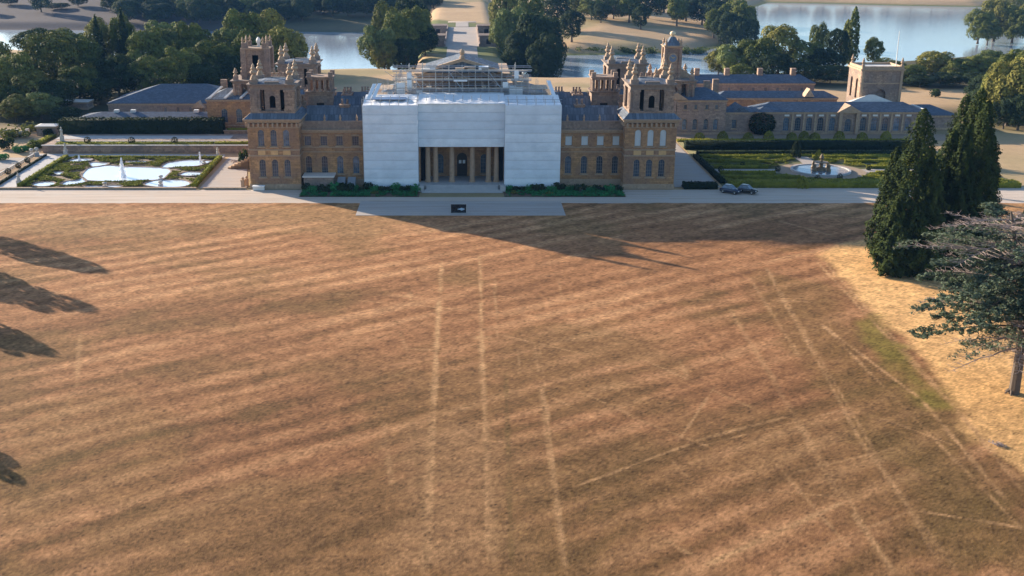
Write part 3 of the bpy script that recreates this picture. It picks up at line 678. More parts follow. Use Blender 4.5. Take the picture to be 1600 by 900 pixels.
# ------------------------------------------------------------------ white sheeted scaffold on the centre
SC = thing('sheeted_scaffold', (0,-1,0), 'white sheeted scaffold wrapping the middle of the house front', 'scaffold')
def sheet_strip(x0, x1, y, z0, z1, seed, parent=SC, nrm='y'):
    rs = np.random.default_rng(seed); nu = max(6, int((x1-x0)/.45)); nv = 6
    u = np.linspace(x0, x1, nu+1); w = np.linspace(0, 1, nv+1); U, Wv = np.meshgrid(u, w)
    poles = np.abs(np.sin((U-x0)*math.pi/2.05))
    bulge = .10*np.sin(Wv*math.pi)*(.35+.65*poles)+.10*(fbm(U*.8+seed, Wv*3+seed, seed)-.5)+.02*rs.random(U.shape)
    Y = y-bulge-.05*(seed % 3)/3; Z = z0+(z1-z0)*Wv+.03*np.sin(U*1.3+seed)*(Wv > .9)
    V = np.c_[U.ravel(), Y.ravel(), Z.ravel()] if nrm == 'y' else np.c_[Y.ravel(), U.ravel(), Z.ravel()]
    V = V-np.array(ORIGIN[parent]); i = np.arange(V.shape[0]).reshape(nv+1, nu+1)
    F = np.stack([i[:-1,:-1], i[:-1,1:], i[1:,1:], i[1:,:-1]], -1).reshape(-1,4)
    o = link(bpy.data.objects.new('sheet', npmesh('sheet', V, F, SHEET, None, True)), parent); ORIGIN[o] = ORIGIN[parent]
sd_ = 1
for x0_, x1_ in ((-22.3,-10.0),(9.7,22.3)):
    for k in range(9):
        sheet_strip(x0_, x1_, -1.0, .7+k*2.06, .7+(k+1)*2.06+.08, sd_); sd_ += 1
    ys = (-1, 3)
    for k in range(9):
        for xx, sgn in ((x0_,1),(x1_,-1)):
            if abs(xx) < 12 or abs(xx) > 20:
                MB().box(xx-.03,xx+.03,-.98,4.0,.7+k*2.06,.7+(k+1)*2.06-.02).build('sheet', SHEET, SC)
for k in range(5): sheet_strip(-9.95, 9.65, 1.2, 9.5+k*1.98, 9.5+(k+1)*1.98+.06, sd_); sd_ += 1
for k in range(1,9):
    for x0_, x1_ in ((-22.3,-10.0),(9.7,22.3)): MB().box(x0_,x1_,-1.20,-1.14,.68+k*2.06,.74+k*2.06).build('batten', SHEET0, SC)
for k in range(1,5): MB().box(-9.95,9.65,1.0,1.06,9.48+k*1.98,9.54+k*1.98).build('batten', SHEET0, SC)
# tarpaulin roof over the wrap
def tarp(x0, x1, y0, y1, z0, z1, seed):
    nu, nv = 40, 14; U, Wv = np.meshgrid(np.linspace(x0,x1,nu+1), np.linspace(0,1,nv+1))
    Z = z0+(z1-z0)*Wv-.22*np.abs(np.sin((U-x0)*math.pi/2.4))*np.sin(Wv*math.pi)+.18*(fbm(U*.7, Wv*4, seed)-.5)
    V = np.c_[U.ravel(), (y0+(y1-y0)*Wv).ravel(), Z.ravel()]-np.array(ORIGIN[SC]); i = np.arange(V.shape[0]).reshape(nv+1,nu+1)
    F = np.stack([i[:-1,:-1], i[:-1,1:], i[1:,1:], i[1:,:-1]], -1).reshape(-1,4)
    link(bpy.data.objects.new('tarpaulin', npmesh('tarpaulin', V, F, TARP, None, True)), SC)
tarp(-22.3,-9.9,-1.0,9,19.25,20.3,3); tarp(-9.9,9.7,.6,10,19.4,20.6,4); tarp(9.7,22.3,-1.0,9,19.25,20.2,5)
MB().box(-20.5,-12.8,3.0,6.2,20.0,20.12).build('blue_sheet', plain('blue_sheet',(.10,.17,.30),.5,.2), SC)
# tubes: standards, ledgers and guard rails in real scaffold lifts
for x in np.arange(-22.4, 22.6, 2.05):
    for y in (-.85, 3.2):
        if abs(x) < 9.6 and y < 0: continue
        MB().tube((x,y,0 if y < 0 else 16.9),(x,y,20.6+.5*random.random()),.07,n=5).build('pole', STEEL, SC)
for z in (20.0, 20.55):
    MB().tube((-22.4,-.9,z),(-10,-.9,z),.06,n=5).build('guard_rail', STEEL, SC); MB().tube((9.7,-.9,z),(22.4,-.9,z),.06,n=5).build('guard_rail', STEEL, SC)
    MB().tube((-22.4,9.2,z+.6),(22.4,9.2,z+.6),.06,n=5).build('guard_rail', STEEL, SC)
# birdcage scaffold round the hall
SC2 = thing('roof_scaffold', (0,25,16.9), 'bare tube scaffold with boarded lifts caged around the roof hall', 'scaffold')
for x in np.arange(-15.5, 15.6, 3.1):
    for y in (12.0, 14.6): MB().tube((x,y,16.9),(x,y,(26.4 if abs(x) < 13.5 else 24.0)+1.2*random.random()*(abs(x)>9)),.095,n=5).build('pole', STEEL, SC2)
for sx in (-1,1):
    for y in np.arange(17.5, 37, 3.2):
        for x in (13.0,15.5): MB().tube((sx*x,y,16.9),(sx*x,y,22.6+random.random()),.095,n=5).build('pole', STEEL, SC2)
for z in (18.9,21.0,23.1,25.2):
    for y in (12.0,14.6):
        for dz in (0,1.0): MB().tube((-16.2,y,z+dz),(16.2,y,z+dz),.085,n=5).build('ledger', STEEL, SC2)
    for k, x in enumerate(np.arange(-15.5,15.4,3.1)):
        if (k*7+int(z*3)) % 5 != 0: MB().box(x+.04,x+3.06,12.2,14.4,z+.10,z+.16).build('deck_board', BOARD, SC2)
    for sx in (-1,1):
        if z > 22: continue
        for k, y in enumerate(np.arange(15,36,3.2)):
            MB().tube((sx*15.5,y,z+1),(sx*15.5,y+3.2,z+1),.085,n=5).build('ledger', STEEL, SC2)
            if (k+int(z)) % 4: MB().box(min(sx*13.1,sx*15.4),max(sx*13.1,sx*15.4),y+.05,y+3.15,z+.1,z+.16).build('deck_board', BOARD, SC2)
for k, x in enumerate(np.arange(-21.5, 21.6, 1.55)):      # close-set uprights and guard rails of the front lift
    MB().tube((x,10.6,18.5),(x,10.6,21.6+1.3*((k*37)%5)/4),.06,n=4).build('pole', STEEL, SC2)
for z in (20.7,21.5): MB().tube((-22,10.55,z),(22,10.55,z),.055,n=4).build('ledger', STEEL, SC2)
for sx in (-1,1):
    for y in (12,16,20): 
        for x in (17.8,20.4): MB().tube((sx*x,y,16.7),(sx*x,y,21.8+random.random()*1.5),.06,n=4).build('pole', STEEL, SC2)
    for z in (19.2,21.0): MB().box(min(sx*16.4,sx*20.6),max(sx*16.4,sx*20.6),12.1,20,z,z+.06).build('deck_board', BOARD, SC2)
for z in (19.15,21.25,23.35,25.45): MB().box(-16.3,16.3,11.86,11.92,z,z+.2).build('toe_board', PALEROOF, SC2)
rs_ = random.Random(8)
for x in np.arange(-13.95, 14, 1.55): MB().tube((x,13.3,16.9),(x,13.3,24.4+2.6*rs_.random()),.07,n=4).build('pole', STEEL, SC2)
for k in range(26):
    x0_ = rs_.uniform(-15,12); z0_ = rs_.choice((16.9,19,21.1,23.2)); y_ = rs_.choice((11.8,13.4,14.7)); MB().tube((x0_,y_,z0_),(x0_+rs_.choice((-3.1,3.1)),y_,z0_+2.1),.06,n=4).build('brace', STEEL, SC2)
for k in range(12):
    x0_ = rs_.uniform(-14,11); z0_ = rs_.choice((19.06,21.16,23.26,25.36)); MB().box(x0_,x0_+rs_.uniform(1,3.4),12.3,14.2,z0_+.02,z0_+rs_.uniform(.3,1.0)).build('stacked_boards', rs_.choice((BOARD,PALEROOF,TRIMD,TARP)), SC2)
for x in (-12.4,-3.1,6.2):
    MB().tube((x,11.95,16.9),(x+3.1,11.95,21),.06,n=5).build('brace', STEEL, SC2); MB().tube((x+3.1,11.93,21),(x,11.93,25.2),.06,n=5).build('brace', STEEL, SC2)
def cover(x0,x1,y,z0,z1): return MB().box(x0,x1,y-.04,y+.04,z0,z1).build('white_panel', TARP, SC2)
cover(11.0,14.2,11.9,18.9,21.6); cover(-15.4,-13.4,11.9,19.4,22.6); cover(-12.9,-11.8,11.9,21,25.0); cover(-2.0,1.2,11.9,22.9,23.5); cover(12.2,13.2,11.9,23.2,25.4)
cover(-17.6,-16.3,12.5,17.2,20.5); cover(-14.6,-13.2,15.5,20.5,23.4); cover(-12.6,-11.5,15.2,20.5,23.6); cover(-16.0,-15.0,15.5,19,22.2); cover(11.6,14.6,14.8,22.6,23.1); cover(-10.8,-9.4,11.9,18.9,20.9); cover(3.0,7.5,11.9,16.95,18.7); cover(-8.5,-3.0,11.9,16.95,18.6); cover(9.5,10.8,11.9,21.2,22.8); cover(-9.0,-6.2,14.9,25.3,26.1)
for p0, p1 in (((-21.6,4,19.5),(-20.4,11,22.5)),((-20.6,4,19.5),(-19.2,11,22.6)),((21.4,3,19.6),(20.0,10,23.4))):
    m = MB(); a, b_ = Vector(p0), Vector(p1); sd2 = Vector((.35,0,0))
    m.tube(a-sd2, b_-sd2, .05, n=4); m.tube(a+sd2, b_+sd2, .05, n=4)
    for t in np.linspace(.02,.98,16): q = a.lerp(b_,t); m.tube(q-sd2, q+sd2, .03, n=4)
    m.add([a-sd2*1.3,a+sd2*1.3,b_+sd2*1.3,b_-sd2*1.3],[(0,1,2,3)])
    m.build('white_chute', TARP, SC2)

# ------------------------------------------------------------------ court towers
def court_tower(cx, cy, clock):
    t = thing('clock_tower' if clock else 'court_tower', (cx,cy,0), 'tall clock tower with blue dial, scrolled sides and ball finial right of the house' if clock else 'square pinnacled stone tower rising behind the left corner tower', 'tower')
    h = 5.6 if clock else 5.9
    m = MB(); m.box(cx-h,cx+h,cy-h,cy+h,4.93,13.2); m.build('tower_base', STONE, t)
    m = MB(); cornice(m,cx-h,cx+h,cy-h,cy+h,13.2,((.25,.3),(.6,.3))); m.build('cornice', TRIM, t)
    m = MB(); zb = 13.8
    for sx in (-1,1):
        for sy in (-1,1):
            px, py = cx+sx*(h-1.1), cy+sy*(h-1.1); m.box(px-1.1,px+1.1,py-1.1,py+1.1,zb,18.0)
            for q in (-.6,.6): m.lathe(px+q,py+sy*1.2,[(.32,zb),(.28,17.6),(.4,18)],7)
    for (o,u,n) in (((cx-2.2,cy-h+.5),(1,0),(0,-1)),((cx+h-.5,cy-2.2),(0,1),(1,0)),((cx-h+.5,cy+2.2),(0,-1),(-1,0)),((cx+2.2,cy+h-.5),(-1,0),(0,1))):
        m.wall(o,u,n,4.4,zb,18.0,[(2.2,2.2,zb,zb+3.6,True)],.6)
    m.box(cx-3.2,cx+3.2,cy-3.2,cy+3.2,zb,18)
    m.build('arcade', STONE2, t)
    m = MB(); m.box(cx-h,cx+h,cy-h,cy+h,18.0,18.5); cornice(m,cx-h,cx+h,cy-h,cy+h,18.502,((.3,.25),(.6,.2)))
    for sx in (-1,1):
        for sy in (-1,1): m.box(cx+sx*(h-.8)-.6,cx+sx*(h-.8)+.6,cy+sy*(h-.8)-.6,cy+sy*(h-.8)+.6,18.95,20)
    m.build('entablature', TRIMD, t)
    for sx in (-1,1):
        for sy in (-1,1): finial(cx+sx*(h-.8), cy+sy*(h-.8), 20, 2.2, 1.0, t)
    s = 1.95 if clock else 3.1
    z1 = 27.0 if clock else 26.5
    m = MB(); m.box(cx-s,cx+s,cy-s,cy+s,18.95,z1)
    for sx in (-1,1):
        for sy in (-1,1):
            w = .4 if clock else .7; m.box(cx+sx*s-w,cx+sx*s+w,cy+sy*s-w,cy+sy*s+w,18.95,z1+.3)
    m.build('tower_shaft', STONE2, t)
    m = MB(); cornice(m,cx-s,cx+s,cy-s,cy+s,z1,((.35,.3),(.65,.25)))
    if not clock: cornice(m,cx-s,cx+s,cy-s,cy+s,20.5,((.2,.2),(.15,.2)))
    m.build('shaft_cornice', TRIM, t)
    if clock:
        for dx, dy in ((-1,0),(1,0),(0,-1),(0,1)):   # scroll buttresses
            prof = [(s,19),(h-.3,19),(h-.5,19.9),(h-1.3,20.4),(s+.9,21.4),(s+.45,23),(s+.35,24.2),(s,24.4)]
            m = MB(); k = len(prof); wd = .55
            px, py = -dy, dx
            vs = [(cx+dx*r+px*w, cy+dy*r+py*w, z) for w in (-wd,wd) for r,z in prof]
            if dy == 0: m.add(vs, [tuple(range(k)), tuple(range(2*k-1,k-1,-1))]+[(i,k+i,k+(i+1)%k,(i+1)%k) for i in range(k)]); m.build('scroll_buttress', TRIM, t)
        for (nx_, ny_) in ((0,-1),(-1,0)):
            d = MB(); rr = 1.0; c0 = Vector((cx+nx_*(s+.02), cy+ny_*(s+.02), 24.3)); uu = Vector((-ny_,nx_,0))
            ring = lambda r, off: [c0+uu*(r*math.cos(a))+Vector((0,0,r*math.sin(a)))+Vector((nx_,ny_,0))*off for a in np.linspace(0,2*math.pi,20,endpoint=False)]
            A, B = ring(1.3,.10), ring(.98,.14)
            d.add(A+B, [(i,(i+1)%20,20+(i+1)%20,20+i) for i in range(20)]); ds = d.build('clock_surround', TRIM, t)
            MB().add(ring(.98,.10), [tuple(range(20))]).build('clock_dial', plain('blue_dial',(.14,.19,.26),.4,.1), ds)
            hd = MB(); off = Vector((nx_,ny_,0))*.16
            for ang, L, w in ((R(60),.55,.09),(R(-50),.85,.06)):
                dd = uu*math.sin(ang)+Vector((0,0,math.cos(ang))); pp = uu*math.cos(ang)-Vector((0,0,math.sin(ang)))
                hd.add([c0+off-pp*w, c0+off+pp*w, c0+off+dd*L+pp*w*.5, c0+off+dd*L-pp*w*.5],[(0,1,2,3)])
            hd.build('clock_hands', plain('gilded_hands',(.6,.42,.12),.4,.1,metal=.6), ds)
        m = MB(); 
        for a0,z0_,a1,z1_ in ((2.1,27.55,1.6,28.2),(1.6,28.2,1.0,29.0),(1.0,29.0,.6,29.7)): m.frus(cx,cy,a0,a0,z0_,a1,a1,z1_)
        m.build('curved_lead_roof', LEAD, t)
        MB().lathe(cx,cy,[(.25,29.7),(.3,29.9),(.62,30.1),(.8,30.5),(.62,30.95),(.2,31.15)],10).build('ball_finial', plain('gilded_ball',(.7,.55,.35),.45,.1), t, True)
        for sx in (-1,1):
            for sy in (-1,1): finial(cx+sx*s, cy+sy*s, 27.55, 1.9, .7, t)
    else:
        m = MB()
        for sx in (-1,1):
            for sy in (-1,1):
                MB().box(cx+sx*(s-.4)-.8,cx+sx*(s-.4)+.8,cy+sy*(s-.4)-.8,cy+sy*(s-.4)+.8,27.05,28.3).build('corner_turret', STONE2, t)
        pass
        for sx in (-1,1):
            for sy in (-1,1):
                for q in (-.5,.5): finial(cx+sx*(s-.4)+q, cy+sy*(s-.4), 28.3, 1.7, .6, t)
        m = MB()
        for nx_ in (-1,1):
            m.box(cx-.8,cx+.8,cy-s-.03,cy-s-.005,21.6,25.2)
        m.build('belfry_niche', DARK, t)
        MB().lathe(cx+.5,cy,[(.4,27.05),(.4,28.1),(.6,28.2),(.65,28.8),(.4,29.3),(.2,29.6)],8).build('lantern', PAINT, t)
    M = Matrix.Translation((0,0,-5.4)) @ Matrix.Diagonal((1.09,1.09,1.096,1))
    for c in t.children_recursive: c.data.transform(M)
court_tower(61.2, 78, True); court_tower(-59.8, 78, False)

# ------------------------------------------------------------------ other buildings
def building(name, label, x0, x1, y0, y1, zt, ops, roofmat, rz, wallmat, ix=None, cat='building', blind=None, plinth=True, ov=.35, iy=None, side=None):
    t = thing(name, ((x0+x1)/2,(y0+y1)/2,0), label, cat); m = MB()
    faced_wall(m, t, (x0,y0), (1,0), (0,-1), x1-x0, 0, zt, [(x-x0,w,a,b,ar) for x,w,a,b,ar in ops], blind)
    faced_wall(m, t, (x0,y1), (0,-1), (-1,0), y1-y0, 0, zt, side or [])
    m.wall((x1,y0),(0,1),(1,0),y1-y0,0,zt,[]); m.wall((x1,y1),(-1,0),(0,1),x1-x0,0,zt,[])
    m.build('wall', wallmat, t)
    c = MB(); c.box(x0-.15,x1+.15,y0-.15,y1+.15,zt-.5,zt-.25); c.box(x0-.3,x1+.3,y0-.3,y1+.3,zt-.25,zt+.05)
    c.build('cornice', TRIM, t)
    if plinth: MB().box(x0-.12,x1+.12,y0-.12,y1+.12,0,.6).build('plinth', TRIM, t)
    r = MB().hip(x0-ov,x1+ov,y0-ov,y1+ov,zt+.2,rz,ix,iy).build('roof', roofmat, t)
    return t, r
# west pavilion beyond the left tower
t, r = building('west_pavilion', 'stone pavilion with two tall windows left of the left corner tower', -73.5,-52,69,84,10.2, [(-68.6,1.9,3.6,7.7,True),(-64.4,1.9,3.6,7.7,True),(-60,1.9,3.6,7.7,True)], LEAD, 12.6, STONE, 5)
for x in (-72.5,-68,-63.5):
    m = MB(); m.add([(x-.35,68.4,10.6),(x+.35,68.4,10.6),(x+2.6,75.5,12.9),(x+1.9,75.5,12.9),(x-.35,68.4,10.95),(x+.35,68.4,10.95),(x+2.6,75.5,13.2),(x+1.9,75.5,13.2)],[(4,5,6,7),(0,1,5,4),(1,2,6,5),(3,0,4,7)])
    m.build('roof_rib', PALEROOF, t)
MB().box(-73.8,-51.9,68.75,68.99,2.6,3.0).build('string_course', TRIM, t)
for x,y in ((-70.5,80),(-56,76),(-58.5,82)): MB().box(x-.9,x+.9,y-.6,y+.6,10,14.6).build('chimney', STONE2, t)
# stepped terraces below it
TR = thing('terrace_steps', (-60,62,0), 'stepped hedge-topped terraces below the pavilion', 'terrace')
MB().box(-67.4,-49.2,61.5,67.5,0,2.5).build('terrace_wall', STONE2, TR); MB().box(-67.6,-49.0,61.2,61.9,2.5,2.7).build('coping', TRIM, TR)
# curved stair catching the sun
CS = thing('curved_stair', (-54,26,0), 'curved sunlit stair rising to the terrace beside the left tower', 'stair')
for k in range(9):
    r0 = 9.0-k*.85; pts = [(-49.4+r0*math.cos(a), 21.5+r0*1.05*math.sin(a)) for a in np.linspace(R(95),R(178),12)]
    MB().prism(pts+[(-49.4,21.5)], 0, .42*(k+1)).build('step', plain('warm_step_stone',(.50,.33,.19),.85,.2,1.5), CS)

# east house, link wall, orangery
wins = [(x,1.5,1.3,4.6,True) for x in (64.6,67.6,70.8,73.6)]+[(x,1.1,7.2,8.7,False) for x in (64.6,67.6,70.8,73.6)]
building('east_pavilion', 'tall stone wing with two rows of windows right of the right corner tower', 62,76.4,70,86,9.9,wins,SLATE,12.6,STONE3,5)
EH = [o for o in scene.objects if o.name == 'east_pavilion'][0]
MB().gable(58.5,65,69,71.5,10.2,12.2).build('pediment', TRIM, EH)
mm = MB().box(58.6,61.8,69.6,80,0,10.0).build('return_wall', STONE3, EH)
for x,y in ((68,78),(72.5,80),(76,84)): MB().box(x-.9,x+.9,y-.6,y+.6,10,14.2).build('chimney', STONE2, EH)
building('link_range', 'low stone range with one window behind the round dark tree', 76.5,85.4,71.2,80,6.2,[(79.3,1.5,1.5,4.2,False)],SLATE,7.3,STONE3,3)
LK = [o for o in scene.objects if o.name == 'link_range'][0]
MB().gable(78.6,83.4,70.9,79,6.4,8.2).build('gable_roof', SLATE, LK)
ox = [94.2,97.6,100.9,104.2,107.6]+[116.6,119.8,123.0,126.3,129.6]
t, r = building('orangery', 'long low orangery with tall arched windows and blue slate roof', 85.6,134,70.4,80.5,6.4,[(x,1.9,.9,5.0,True) for x in ox]+[(112.2,2.0,.7,4.6,True)],SLATE,8.7,STONE3,5)
for x in ox: MB().box(x-.7,x+.7,70.25,70.42,5.25,5.75).build('keystone', PAINT, t)
for x in [(a+b)/2 for a,b in zip(ox[:-1],ox[1:]) if b-a < 5]: MB().box(x-.28,x+.28,70.18,70.42,.6,5.9).build('pilaster', TRIM, t)
for x in (109.3,114.2): MB().box(x,x+.9,69.7,70.4,0,6.6).build('pilaster', TRIM, t)
MB().gable(108.8,115.6,69.5,75,6.6,8.5).build('pediment', TRIM, t)
MB().box(108.6,115.8,69.4,70.3,6.3,6.6).build('cornice', TRIM, t)
# kitchen court ranges behind
t, r = building('arcaded_range', 'sunlit arcaded court range behind the orangery', 78,115,90,97,7.6,[(x,1.7,2.6,5.6,True) for x in (81,85,89,93,97,101,105,109,113)],SLATE,9.4,STONE,3.5)
m = MB().gable(104.5,107.5,88.6,92,8.2,10.6).build('dormer', TRIM, t)
t, r = building('long_court_range', 'long slate-roofed range at the back of the kitchen court', 64,116,116,126,8.6,[(x,1.2,5.4,7.4,False) for x in range(80,115,4)],SLATE,11.0,STONE3,4)
for x in (70,78,88,99,110): MB().box(x-.8,x+.8,120.2,121.8,10,13).build('chimney', STONE2, t)
t, r = building('hipped_pavilion', 'white hip-roofed pavilion between orangery and square tower', 116,130,83.0,84.4,7.0,[],PALEROOF,9.6,STONE3,6.5)
t, r = building('stable_roof_block', 'blue-grey roofed block at the right end of the orangery', 134.3,147,78,96,4.2,[],SLATE,6.2,STONE3,5)
MB().box(134,134.6,70.2,80.4,6.6,7.2).build('white_verge', PAINT, t)
# square tower with flagpole
t = thing('square_tower', (126.1,90.5,0), 'plain square stone tower with flagpole behind the orangery', 'tower'); m = MB()
m.wall((119.8,85),(1,0),(0,-1),12.6,0,16.4,[(6.3,3.2,7.5,11.0,True)],.4); m.wall((132.4,85),(0,1),(1,0),11,0,16.4,[]); m.wall((132.4,96),(-1,0),(0,1),12.6,0,16.4,[]); m.wall((119.8,96),(0,-1),(-1,0),11,0,16.4,[(3.2,1.6,8,14,True),(7.8,1.6,8,14,True)],.3)
m.build('wall', STONE2, t); MB().box(120.5,131.5,86,95,0,16.2).build('inner_wall', STONE2, t)
m = MB(); cornice(m,119.8,132.4,85,96,16.4,((.2,.3),(.45,.3))); m.box(119.8,132.4,85,85.5,17,17.8); m.box(119.8,132.4,95.5,96,17,17.8); m.box(119.8,120.3,85.5,95.5,17,17.8); m.box(131.9,132.4,85.5,95.5,17,17.8); m.build('parapet', TRIM, t)
MB().box(120.3,131.9,85.5,95.5,17,17.2).build('roof', PALEROOF, t)
for x,y in ((120.2,85.5),(120.3,95.2),(131.9,85.6)): finial(x,y,17.8,2.6,.9,t)
for x in (120.3,131.9): MB().box(x-.35,x+.35,84.75,84.99,0,16.4).build('pilaster', TRIM, t)
for z in (6.6,12.6): MB().box(119.65,132.55,84.85,84.99,z,z+.35).build('string_course', TRIM, t)
for x in (122.6,129.6): MB().box(x-.6,x+.6,84.9,84.99,13.3,15.2).build('blind_panel', TRIMD, t)
MB().tube((130.6,87,17.2),(130.4,87,28),.14,.07).build('flagpole', PAINT, t)
# left: slate-roofed block and lean-to
t, r = building('slate_roofed_block', 'grey block with big blue slate hip roof behind the tall hedge', -112,-68,100,121,4.4,[(x,1.2,1.2,3.4,False) for x in (-94,-90,-86,-82,-78,-74)],SLATE,9.3,STONE3,15)
for k in range(2):
    a = Vector((-105.2+k*2.0,105.0+k*2.2,6.15+k*.62)); m = MB()
    m.add([a,a+Vector((2.6,-.3,.55)),a+Vector((3.4,.9,.95)),a+Vector((.8,1.2,.4))],[(0,1,2,3)]); m.add([a+Vector((0,0,-.3)),a+Vector((2.6,-.3,.25)),a+Vector((2.6,-.3,.55)),a],[(0,1,2,3)])
    m.build('skylight', PAINT, r)
for x in (-83,-77,-71.5): MB().gable(x-2.2,x+2.2,97.5,104,3.4,5.4).build('dormer_gable', TRIM, t)
t, r = building('lean_to_range', 'long low blue-roofed outbuilding just behind the tall hedge', -114,-66,79,87,3.2,[],SLATE,4.6,STONE3,6)
for x in (-104,-99,-80): MB().box(x-.7,x+.7,82.2,83.6,4.2,5.2).build('roof_vent', PAINT, t)
building('pale_shed', 'small flat pale-roofed shed at the edge of the left trees', -133,-124,116,122,2.4,[],PALEROOF,2.9,STONE3,2)
building('garden_store', 'small pale stone store at the far end of the left garden path', -123,-117.5,68,72,2.6,[],PALEROOF,3.2,STONE3,1.5)


# ------------------------------------------------------------------ planting: hedges, shrubs
def rough_box(x0, x1, y0, y1, z0, z1, seed, leaf=.32, dens=9, jit=.12, taper=.0):
    """clipped hedge: leafy skin over a solid core, returned as vertices and quads in world metres"""
    rs = np.random.default_rng(seed); P = []; Nn = []
    def face(n, f, area, nm):
        k = max(6, int(area*dens)); a = rs.random((k,2)); P.append(f(a[:,0],a[:,1])+rs.normal(0,jit*.5,(k,3))); Nn.append(np.tile(nm,(k,1))+rs.normal(0,.55,(k,3)))
    w, d, h = x1-x0, y1-y0, z1-z0
    face(0, lambda a,b: np.c_[x0+w*a, np.full_like(a,y0), z0+h*b], w*h, (0,-1,.2)); face(0, lambda a,b: np.c_[x0+w*a, np.full_like(a,y1), z0+h*b], w*h*.6, (0,1,.2))
    face(0, lambda a,b: np.c_[np.full_like(a,x0), y0+d*a, z0+h*b], d*h, (-1,0,.2)); face(0, lambda a,b: np.c_[np.full_like(a,x1), y0+d*a, z0+h*b], d*h, (1,0,.2))
    face(0, lambda a,b: np.c_[x0+w*a, y0+d*b, np.full_like(a,z1)], w*d*1.3, (0,0,1))
    P = np.concatenate(P); Nn = np.concatenate(Nn); Nn /= np.linalg.norm(Nn,axis=1,keepdims=True)
    V, F = quads(P, Nn, leaf, rs)
    i = .06; c = np.array([(a,b,c_) for c_ in (z0,z1-i) for b in (y0+i,y1-i) for a in (x0+i,x1-i)]); k = len(V)
    return np.r_[V, c], np.r_[F, k+np.array([(0,2,3,1),(4,5,7,6),(0,1,5,4),(1,3,7,5),(3,2,6,7),(2,0,4,6)])]
SEED = [100]
ORD = 'first second third fourth fifth sixth seventh eighth ninth tenth eleventh twelfth thirteenth fourteenth fifteenth sixteenth seventeenth eighteenth nineteenth twentieth twenty-first twenty-second twenty-third'.split()
def hedge(label, x0, x1, y0, y1, z0, z1, mat=BOX, group=None, **kw):
    SEED[0] += 1; V, F = rough_box(x0,x1,y0,y1,z0,z1,SEED[0],**kw); c = np.array([(x0+x1)/2,(y0+y1)/2,z0])
    o = link(bpy.data.objects.new('hedge', npmesh('hedge', V-c, F, mat))); o.location = c
    return tag(o, label, 'hedge', group)
def blob_mesh(name, mat, seed, nleaf=420, leaf=.22, lobes=7, flat=.8):
    """unit shrub sitting on the ground: radius 1, height about 1.5*flat"""
    rs = np.random.default_rng(seed); P = []; Nn = []
    for k in range(lobes):
        c = np.array([0,0,.7]) if k == 0 else np.r_[rs.normal(0,.4,2), .35+.7*rs.random()]; r = .75 if k == 0 else .32+.22*rs.random()
        d = rs.normal(size=(nleaf//lobes,3)); d /= np.linalg.norm(d,axis=1,keepdims=True)
        P.append(c+d*r*(.85+.25*rs.random((len(d),1)))); Nn.append(d+rs.normal(0,.5,d.shape))
    P = np.concatenate(P); Nn = np.concatenate(Nn); Nn /= np.linalg.norm(Nn,axis=1,keepdims=True); P[:,2] *= flat; P[:,2] = np.maximum(P[:,2], .02)
    V, F = quads(P, Nn, leaf, rs); return npmesh(name, V, F, mat)
def place(name, me, loc, s, label, cat, group=None, rz=None):
    o = link(bpy.data.objects.new(name, me)); o.location = loc; o.scale = s if isinstance(s, tuple) else (s,s,s)
    o.rotation_euler.z = random.random()*6.28 if rz is None else rz
    return tag(o, label, cat, group)
def dome_mesh(name, mat, seed, n=700, leaf=.16, shape='dome'):
    rs = np.random.default_rng(seed); d = rs.normal(size=(n,3)); d /= np.linalg.norm(d,axis=1,keepdims=True)
    if shape == 'dome': d[:,2] = np.abs(d[:,2])
    else: d[:,2] = d[:,2]*1.05+1
    P = d*(.94+.1*rs.random((n,1))); Nn = d+rs.normal(0,.5,d.shape); Nn /= np.linalg.norm(Nn,axis=1,keepdims=True)
    V, F = quads(P, Nn, leaf, rs); return npmesh(name, V, F, mat)

# right-hand formal garden ------------------------------------------------------
GX0, GX1 = 60.5, 127.5
sheet('garden_lawn', [(GX0,2.2),(GX1,2.2),(GX1,60),(GX0,60)], .02, plain('garden_turf',(.10,.10,.035),.95,.35,.7,.4), .05)
sheet('terrace_path', [(60,60.5),(150,60.5),(150,70),(60,70)], .02, plain('brown_gravel',(.30,.22,.15),.95,.2,2,.3), .05)
sheet('garden_path', [(GX0,17.6),(GX1,17.6),(GX1,21.4),(GX0,21.4)], .035, GRAVELG, .04)
sheet('garden_path', [(86.9,21.6),(90.6,21.6),(90.6,38),(86.9,38)], .033, GRAVELG, .04)
sheet('garden_path', [(GX0,41.2),(GX1-4,41.2),(GX1-4,45.8),(GX0,45.8)], .034, plain('turf_sun_tint',(.30,.26,.11),.95,.25,1.2,.3), .04)  # sunlit turf strip, its light put into the pale colour
sheet('garden_path', [(GX0,50.2),(GX1,50.2),(GX1,57.8),(GX0,57.8)], .034, plain('turf_sun_tint',(.30,.26,.11)), .04)
sheet('drive_shade_path', [(49.3,1.7),(59.8,1.7),(59.8,69.5),(49.3,69.5)], .022, GRAVELG, .05)
hedge('long clipped hedge along the drive at the front of the right garden', 62.0,GX1+1.5,.6,4.8,0,1.2, dens=7)
hedge('tall dark yew hedge at the back of the right garden', GX0,GX1-3,46.5,49.4,0,2.2, YEW, dens=6)
hedge('second dark yew hedge in front of the tallest one in the right garden', GX0+1.5,GX1-5,38.9,40.6,0,1.1, YEW, dens=6)
hedge('narrow box strip along the terrace below the topiary domes', GX0,GX1-2,58.6,59.8,0,.7, BOX, dens=8)
hedge('low lit box strip before the second yew hedge', GX0+2,GX1-6,37.4,38.3,0,.6, BOX, dens=9)
hedge('side hedge along the shaded path at the left of the right garden', GX0,GX0+1.4,5.5,37,0,.9, YEW, dens=7)
